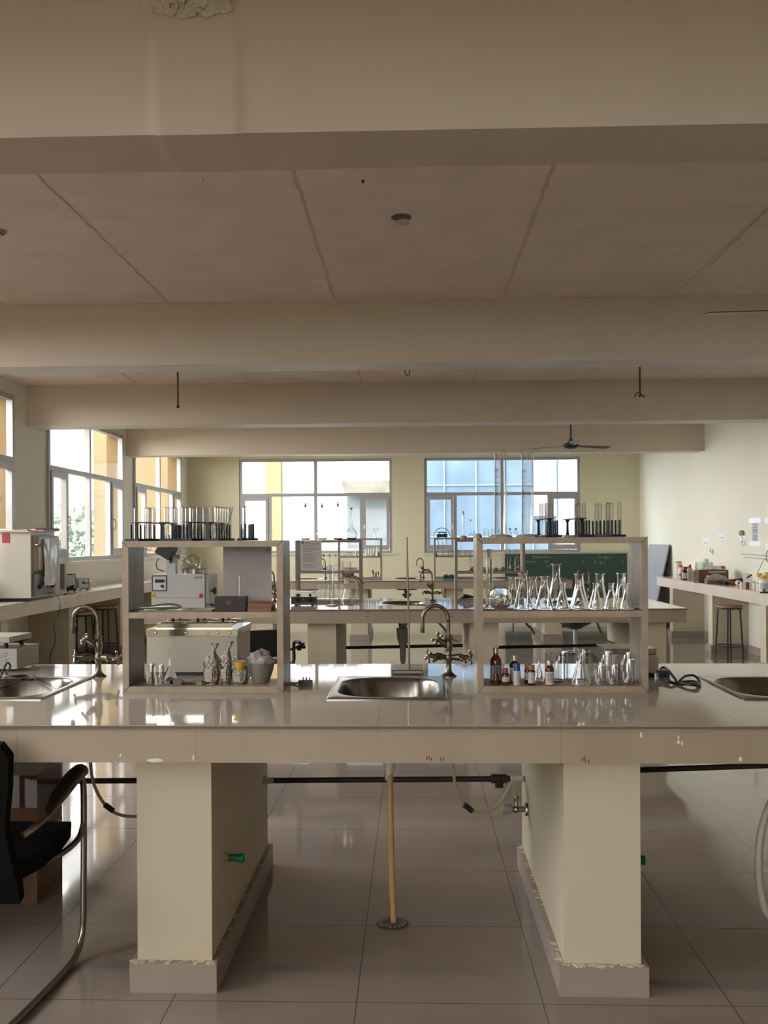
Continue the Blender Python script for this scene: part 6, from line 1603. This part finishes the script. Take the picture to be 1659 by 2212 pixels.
# front right group
v = rb(rd(1240), re_(1700))
t = thing('ph_meter', 'white slanted meter with a screen behind the yellow-capped jars', 'meter', (v.x+.02, v.y+.08, .9005), -.25)
m = MB(); m.prism([(0, 0), (.17, 0), (.17, .13), (.13, .14)], -.06, .08, 0); m.prism([(0, 0), (.001, 0), (.001, .001)], 0, .001, 0); m.build('housing', WHITE, t, bevel=.006)
m = MB(); m.box(-.045, .04, -.003, 0, .0, .13, Matrix.Translation((0, .02, .02)) @ Matrix.Rotation(-.75, 4, 'X')); m.build('screen', mat('pale_blue_screen', (.75, .80, .85), .2), t)
m = MB(); m.tube([(-.02, .04, .08), (.04, .05, .12), (.09, .08, .15)], .010, 8, 3); m.ball((.10, .08, .165), .016); m.build('electrode_arm', BLACK, t)
t = thing('small_roll', 'small roll with a red and white end beside the meter', 'roll', rb(rd(1015), re_(1720))); m = MB(); m.lathe([(0, 0), (.032, 0), (.032, .06), (0, .06)], (0, 0, .033), 20, axis=(0, 1, 0)); m.build('roll', WHITE, t); m = MB(); m.lathe([(0, 0), (.018, 0), (.018, .002), (0, .002)], (0, 0, .033), 18, axis=(0, -1, 0)); m.build('red_end', REDC, t)
t = thing('dark_ball_knob', 'dark blue rounded stopper behind the small roll', 'stopper', rb(rd(1050), re_(1660))); m = MB(); m.ball((0, 0, .035), .035, 14, (1.2, 1, 1)); m.build('knob', mat('dark_navy', (.02, .025, .04), .4), t)
t = thing('medicine_carton', 'white carton with a dark red band in front of the meter', 'box', rb(rd(1180), re_(1790)), 0); m = MB(); m.box(-.065, .09, 0, .05, 0, .075); m.build('carton', WHITE, t, bevel=.001); m = MB(); m.box(-.01, .03, -.001, .051, -.0, .0758); m.build('red_band', mat('dark_red_band', (.22, .035, .045), .5), t)
rbottle('tiny white bottle with a yellow cap between the carton and the jars', rd(1352), re_(1800), 7, 17, WHITE, YELC, lab=None, capl=.38, capf=.7, neckf=.6)
rbottle('white jar with a yellow cap and blue ring, partly behind the other', rd(1465), re_(1830), 14, 37, WHITE, YELC, labm=BLAB, lab=(.42, .48), lines=0, capl=.2, capf=.8, neckf=.7, shoulder=.74)
rbottle('front white jar with a yellow cap and blue-lined label', rd(1570), re_(1850), 21, 34, WHITE, YELC, labm=mat('blue_lined_label', (.45, .45, .55), .6), lab=(.12, .55), lines=3, capl=.22, capf=.75, neckf=.7, shoulder=.76)
rbottle('white jar with a yellow cap cut by the right frame edge', rd(1650), re_(1800), 18, 36, WHITE, YELC, lab=None, lines=0, capl=.22, capf=.75, neckf=.7, shoulder=.76)
t = thing('bent_rod', 'thin bent glass rod standing among the yellow-capped jars', 'rod', rb(rd(1540), re_(1790))+Vector((-.02, .1, 0))); m = MB(); m.tube([(-.0, 0, .0), (0, 0, .19), (.07, 0, .34), (.13, 0, .35)], .005, 8, 0); m.build('rod', GLR, t)
t = thing('small_clamp', 'small dark metal clamp on the edge of the right wall bench', 'clamp', rb(rd(1570), re_(1895))); m = MB(); m.box(-.04, .04, -.012, .012, 0, .02); m.ball((.0, 0, .035), .014); m.build('clamp', IRON, t)

# ================================================================== LEFT WALL BENCH
# hot air oven, cut by the left edge
Yo = 9.15
xr = X(66, Yo, 1200)         # front right vertical edge of the case
t = thing('hot_air_oven', 'large cream hot air oven on the left wall bench', 'oven', (xr-.62, Yo, .905))
ENM = mat('oven_enamel', (.50, .47, .41), .35, noise_amt=.06, noise_scale=3)
H_ = Z(1147, Yo, 66)-.905
m = MB(); m.box(-.12, .62, 0, .62, .03, H_); m.build('case', ENM, t, bevel=.006)
m = MB(); m.box(-.11, .61, .01, .61, .0, .03); m.build('dark_base', BLACK, t)
# door side of the oven, facing the room
m = MB(); m.box(.62, .66, .04, .60, .30, H_-.045); dr = m.build('door', mat('brownish_door_edge', (.36, .28, .21), .5), t, bevel=.006)
m = MB(); m.box(.66, .675, .07, .60, .31, H_-.055); m.build('door_panel', ENM, dr, bevel=.004)
m = MB(); m.box(.62, .665, .03, .52, .045, .27); cpn = m.build('control_panel', mat('slate_panel', (.13, .14, .15), .4), t, bevel=.004)
for y in (.10, .43):
    m = MB(); m.lathe([(0, 0), (.036, 0), (.036, .003), (.022, .004), (.018, .03), (0, .03)], (.665, y, .14), 18, axis=(1, 0, 0)); m.build('dial', BLACK, cpn)
for y, mm in ((.21, REDC), (.32, DARK)):
    m = MB(); m.box(.665, .672, y-.025, y+.025, .12, .155); m.build('rocker_switch', mm, cpn)
m = MB(); m.box(.665, .6665, .16, .38, .195, .235); m.build('name_plate', mat('pale_print', (.5, .5, .5), .5), cpn)
m = MB(); m.box(.66, .70, .02, .035, .55, .575); m.tube([(.66, .02, .56), (.70, .01, .56), (.72, .08, .56), (.71, .16, .565)], .012, 8, 4); m.build('door_latch', CHROME, t)
m = MB(); m.box(.332, .41, -.003, 0, H_-.115, H_-.022); stk = m.build('red_sticker', mat('faded_red_sticker', (.35, .05, .06), .5), t)
t2 = t
t = thing('plastic_folder', 'clear plastic sleeve of papers hanging on the oven door', 'papers', (xr+.06, Yo+.28, .905+H_-.08))
m = MB(); n1, n2 = 16, 12; V = []
for i in range(n1+1):
    row = []
    for j in range(n2+1):
        y = -.12+.34*j/n2; z = -.48*i/n1; row.append(m.bm.verts.new((.012*noise.noise(Vector((y*22, z*5, 1)))+.012+.004*i/n1, y, z)))
    V.append(row)
for a, b_ in zip(V, V[1:]):
    for j in range(n2): m.bm.faces.new((a[j], a[j+1], b_[j+1], b_[j]))
m.build('sleeve', mat('glossy_film_white', (.55, .57, .62), .1, spec=1.0), t)
t = thing('folded_paper', 'crumpled brown paper sheet lying on top of the oven', 'paper', (xr-.30, Yo+.25, .905+H_+.002))
m = MB(); V = []
for i in range(25):
    row = []
    for j in range(9):
        x = -.42+.70*i/24; y = -.262+.5*max(0, j-1)/7; row.append(m.bm.verts.new((x, y, (.014+.014*noise.noise(Vector((x*5, y*4, 2)))) if j else -.014+.01*noise.noise(Vector((x*6, 0, 3))))))
    V.append(row)
for a, b_ in zip(V, V[1:]):
    for j in range(8): m.bm.faces.new((a[j], a[j+1], b_[j+1], b_[j]))
m.build('sheet', mat('brown_packing_paper', (.52, .43, .34), .7), t)
t = thing('red_book', 'dark red book on the oven beside the crumpled paper', 'book', (xr-.0, Yo+.35, .905+H_+.001)); m = MB(); m.box(-.0, .08, -.22, .2, 0, .012); m.build('lower_cover', mat('white_pages', (.6, .58, .55), .7), t); m = MB(); m.box(-.005, .085, -.225, .205, .012, .03); m.build('cover', mat('dark_red_cover', (.20, .03, .04), .5), t)
t = thing('oven_cable', 'thin black cable hanging from the oven down to the floor', 'cable', at(103, 1281, 9.3)); o = t.location.copy()
m = MB(); m.tube([at(103, 1281, 9.3)-o, at(118, 1283, 9.15)-o+Vector((.0, 0, 0)), at(129, 1302, 9.0)-o, at(128, 1320, 9.0)-o, at(117, 1345, 9.0)-o, at(119, 1385, 9.0)-o, at(110, 1412, 9.0)-o, at(106, 1440, 9.0)-o, at(100, 1480, 9.0)-o, at(98, 1502, 9.0)-o], .0045, 8, 6); m.build('cable', BLACK, t)
# tower instrument, tablets
v = Vector((-4.05, 10.45, .905)); xt = X(143, 10.25, 1200)
t = thing('tower_analyser', 'tall slim white analyser with a blue screen beside the oven', 'analyser', (xt-.281, 10.14, .905), .36)
hz = Z(1206, 10.25, 135)-.905
m = MB(); m.box(0, .30, 0, .5, 0.02, hz); m.build('cabinet', mat('white_cabinet', (.55, .54, .52), .4), t, bevel=.006)
m = MB(); m.box(.235, .282, -.004, 0, hz*.15, hz*.85); m.build('dark_door', mat('smoked_panel', (.13, .12, .11), .2), t)
m = MB(); m.prism([(.20, hz), (.30, hz), (.29, hz+.11), (.20, hz+.11)], 0, .4, 1); hd = m.build('head', mat('white_cabinet', (0, 0, 0)), t, bevel=.006)
m = MB(); m.box(.21, .287, -.004, 0, hz+.02, hz+.095); m.build('screen', mat('blue_screen', (.30, .42, .52), .15), hd)
def meter(label, x0p, y0p, x1p, y1p, Y_, facec, body, zb=.905):
    w_ = (x1p-x0p)*Y_/2000; h = (y1p-y0p)*Y_/2000
    t = thing('bench_meter', label, 'meter', (X((x0p+x1p)/2, Y_, y1p), Y_, zb), .55, 'small bench meters on the left wall bench')
    M_ = Matrix.Rotation(-.38, 4, 'X')
    m = MB(); m.prism([(0, 0.012), (.16, .012), (.16, h*.9), (h*.38, h*.98)], -w_/2, w_/2, 0); m.build('case', body, t, bevel=.004)
    m = MB(); m.box(-w_*.42, w_*.42, -.004, 0.002, .03, h*.98, M_ @ Matrix.Translation((0, .0, 0))); fp = m.build('face_panel', facec, t, bevel=.002)
    for q in (-.3, .3):
        m = MB(); m.cyl((q*w_, .03, 0), (q*w_, .03, .014), .012); m.build('foot', BLACK, t)
    return t, w_, h, fp
SCR = mat('white_blue_face', (.60, .66, .74), .35)
t, w_, h, fp = meter('white bench meter tangled with cables, beside the tower analyser', 144, 1236, 166, 1275, 10.95, SCR, mat('navy_case', (.03, .035, .06), .4))
m = MB(); m.tube([(-w_*.2, -.02, .06), (0, -.03+.04, .10), (w_*.3, .0, .17), (w_*.1, .05, .22), (-.05, .03, .2), (.02, .0, .05), (.1, -.03, .03)], .005, 8, 6); m.build('white_lead', WHITE, t)
m = MB(); m.tube([(-w_*.25, -.01, .055), (0, -.005, .06), (w_*.2, -.01, .065)], .014, 8, 3); m.build('black_probe', BLACK, t)
t, w_, h, fp = meter('grey pH meter with crossed probes, at the far right of the left bench', 170, 1243, 194, 1270, 11.2, SCR, mat('grey_case', (.22, .22, .21), .5))
m = MB(); m.tube([(-w_*.2, .035, .09), (w_*.05, .02, .085), (w_*.55, .0, .10)], .006, 8, 3); m.tube([(-w_*.02, .04, .06), (0, .03, .12)], .007, 8, 3); m.build('probe', BLACK, t)
m = MB(); m.tube([(w_*.45, .0, .10), (w_*.8, .0, .10), (w_*.95, .02, .05), (w_*.7, .0, .01), (w_*.45, .03, .01)], .006, 8, 5); m.build('white_lead', WHITE, t)
t = thing('hanging_cable', 'thin black cable with a tied loop hanging before the left stools', 'cable', at(160, 1277, 10.7)); o = t.location.copy()
m = MB(); m.tube([at(158, 1277, 10.8)-o, at(165, 1280, 10.7)-o, at(167, 1300, 10.7)-o, at(166, 1335, 10.7)-o, at(160, 1345, 10.7)-o, at(158, 1355, 10.7)-o, at(168, 1364, 10.7)-o, at(166, 1350, 10.7)-o, at(163, 1362, 10.7)-o, at(167, 1385, 10.7)-o, at(165, 1440, 10.7)-o], .0045, 8, 6); m.build('cable', BLACK, t)
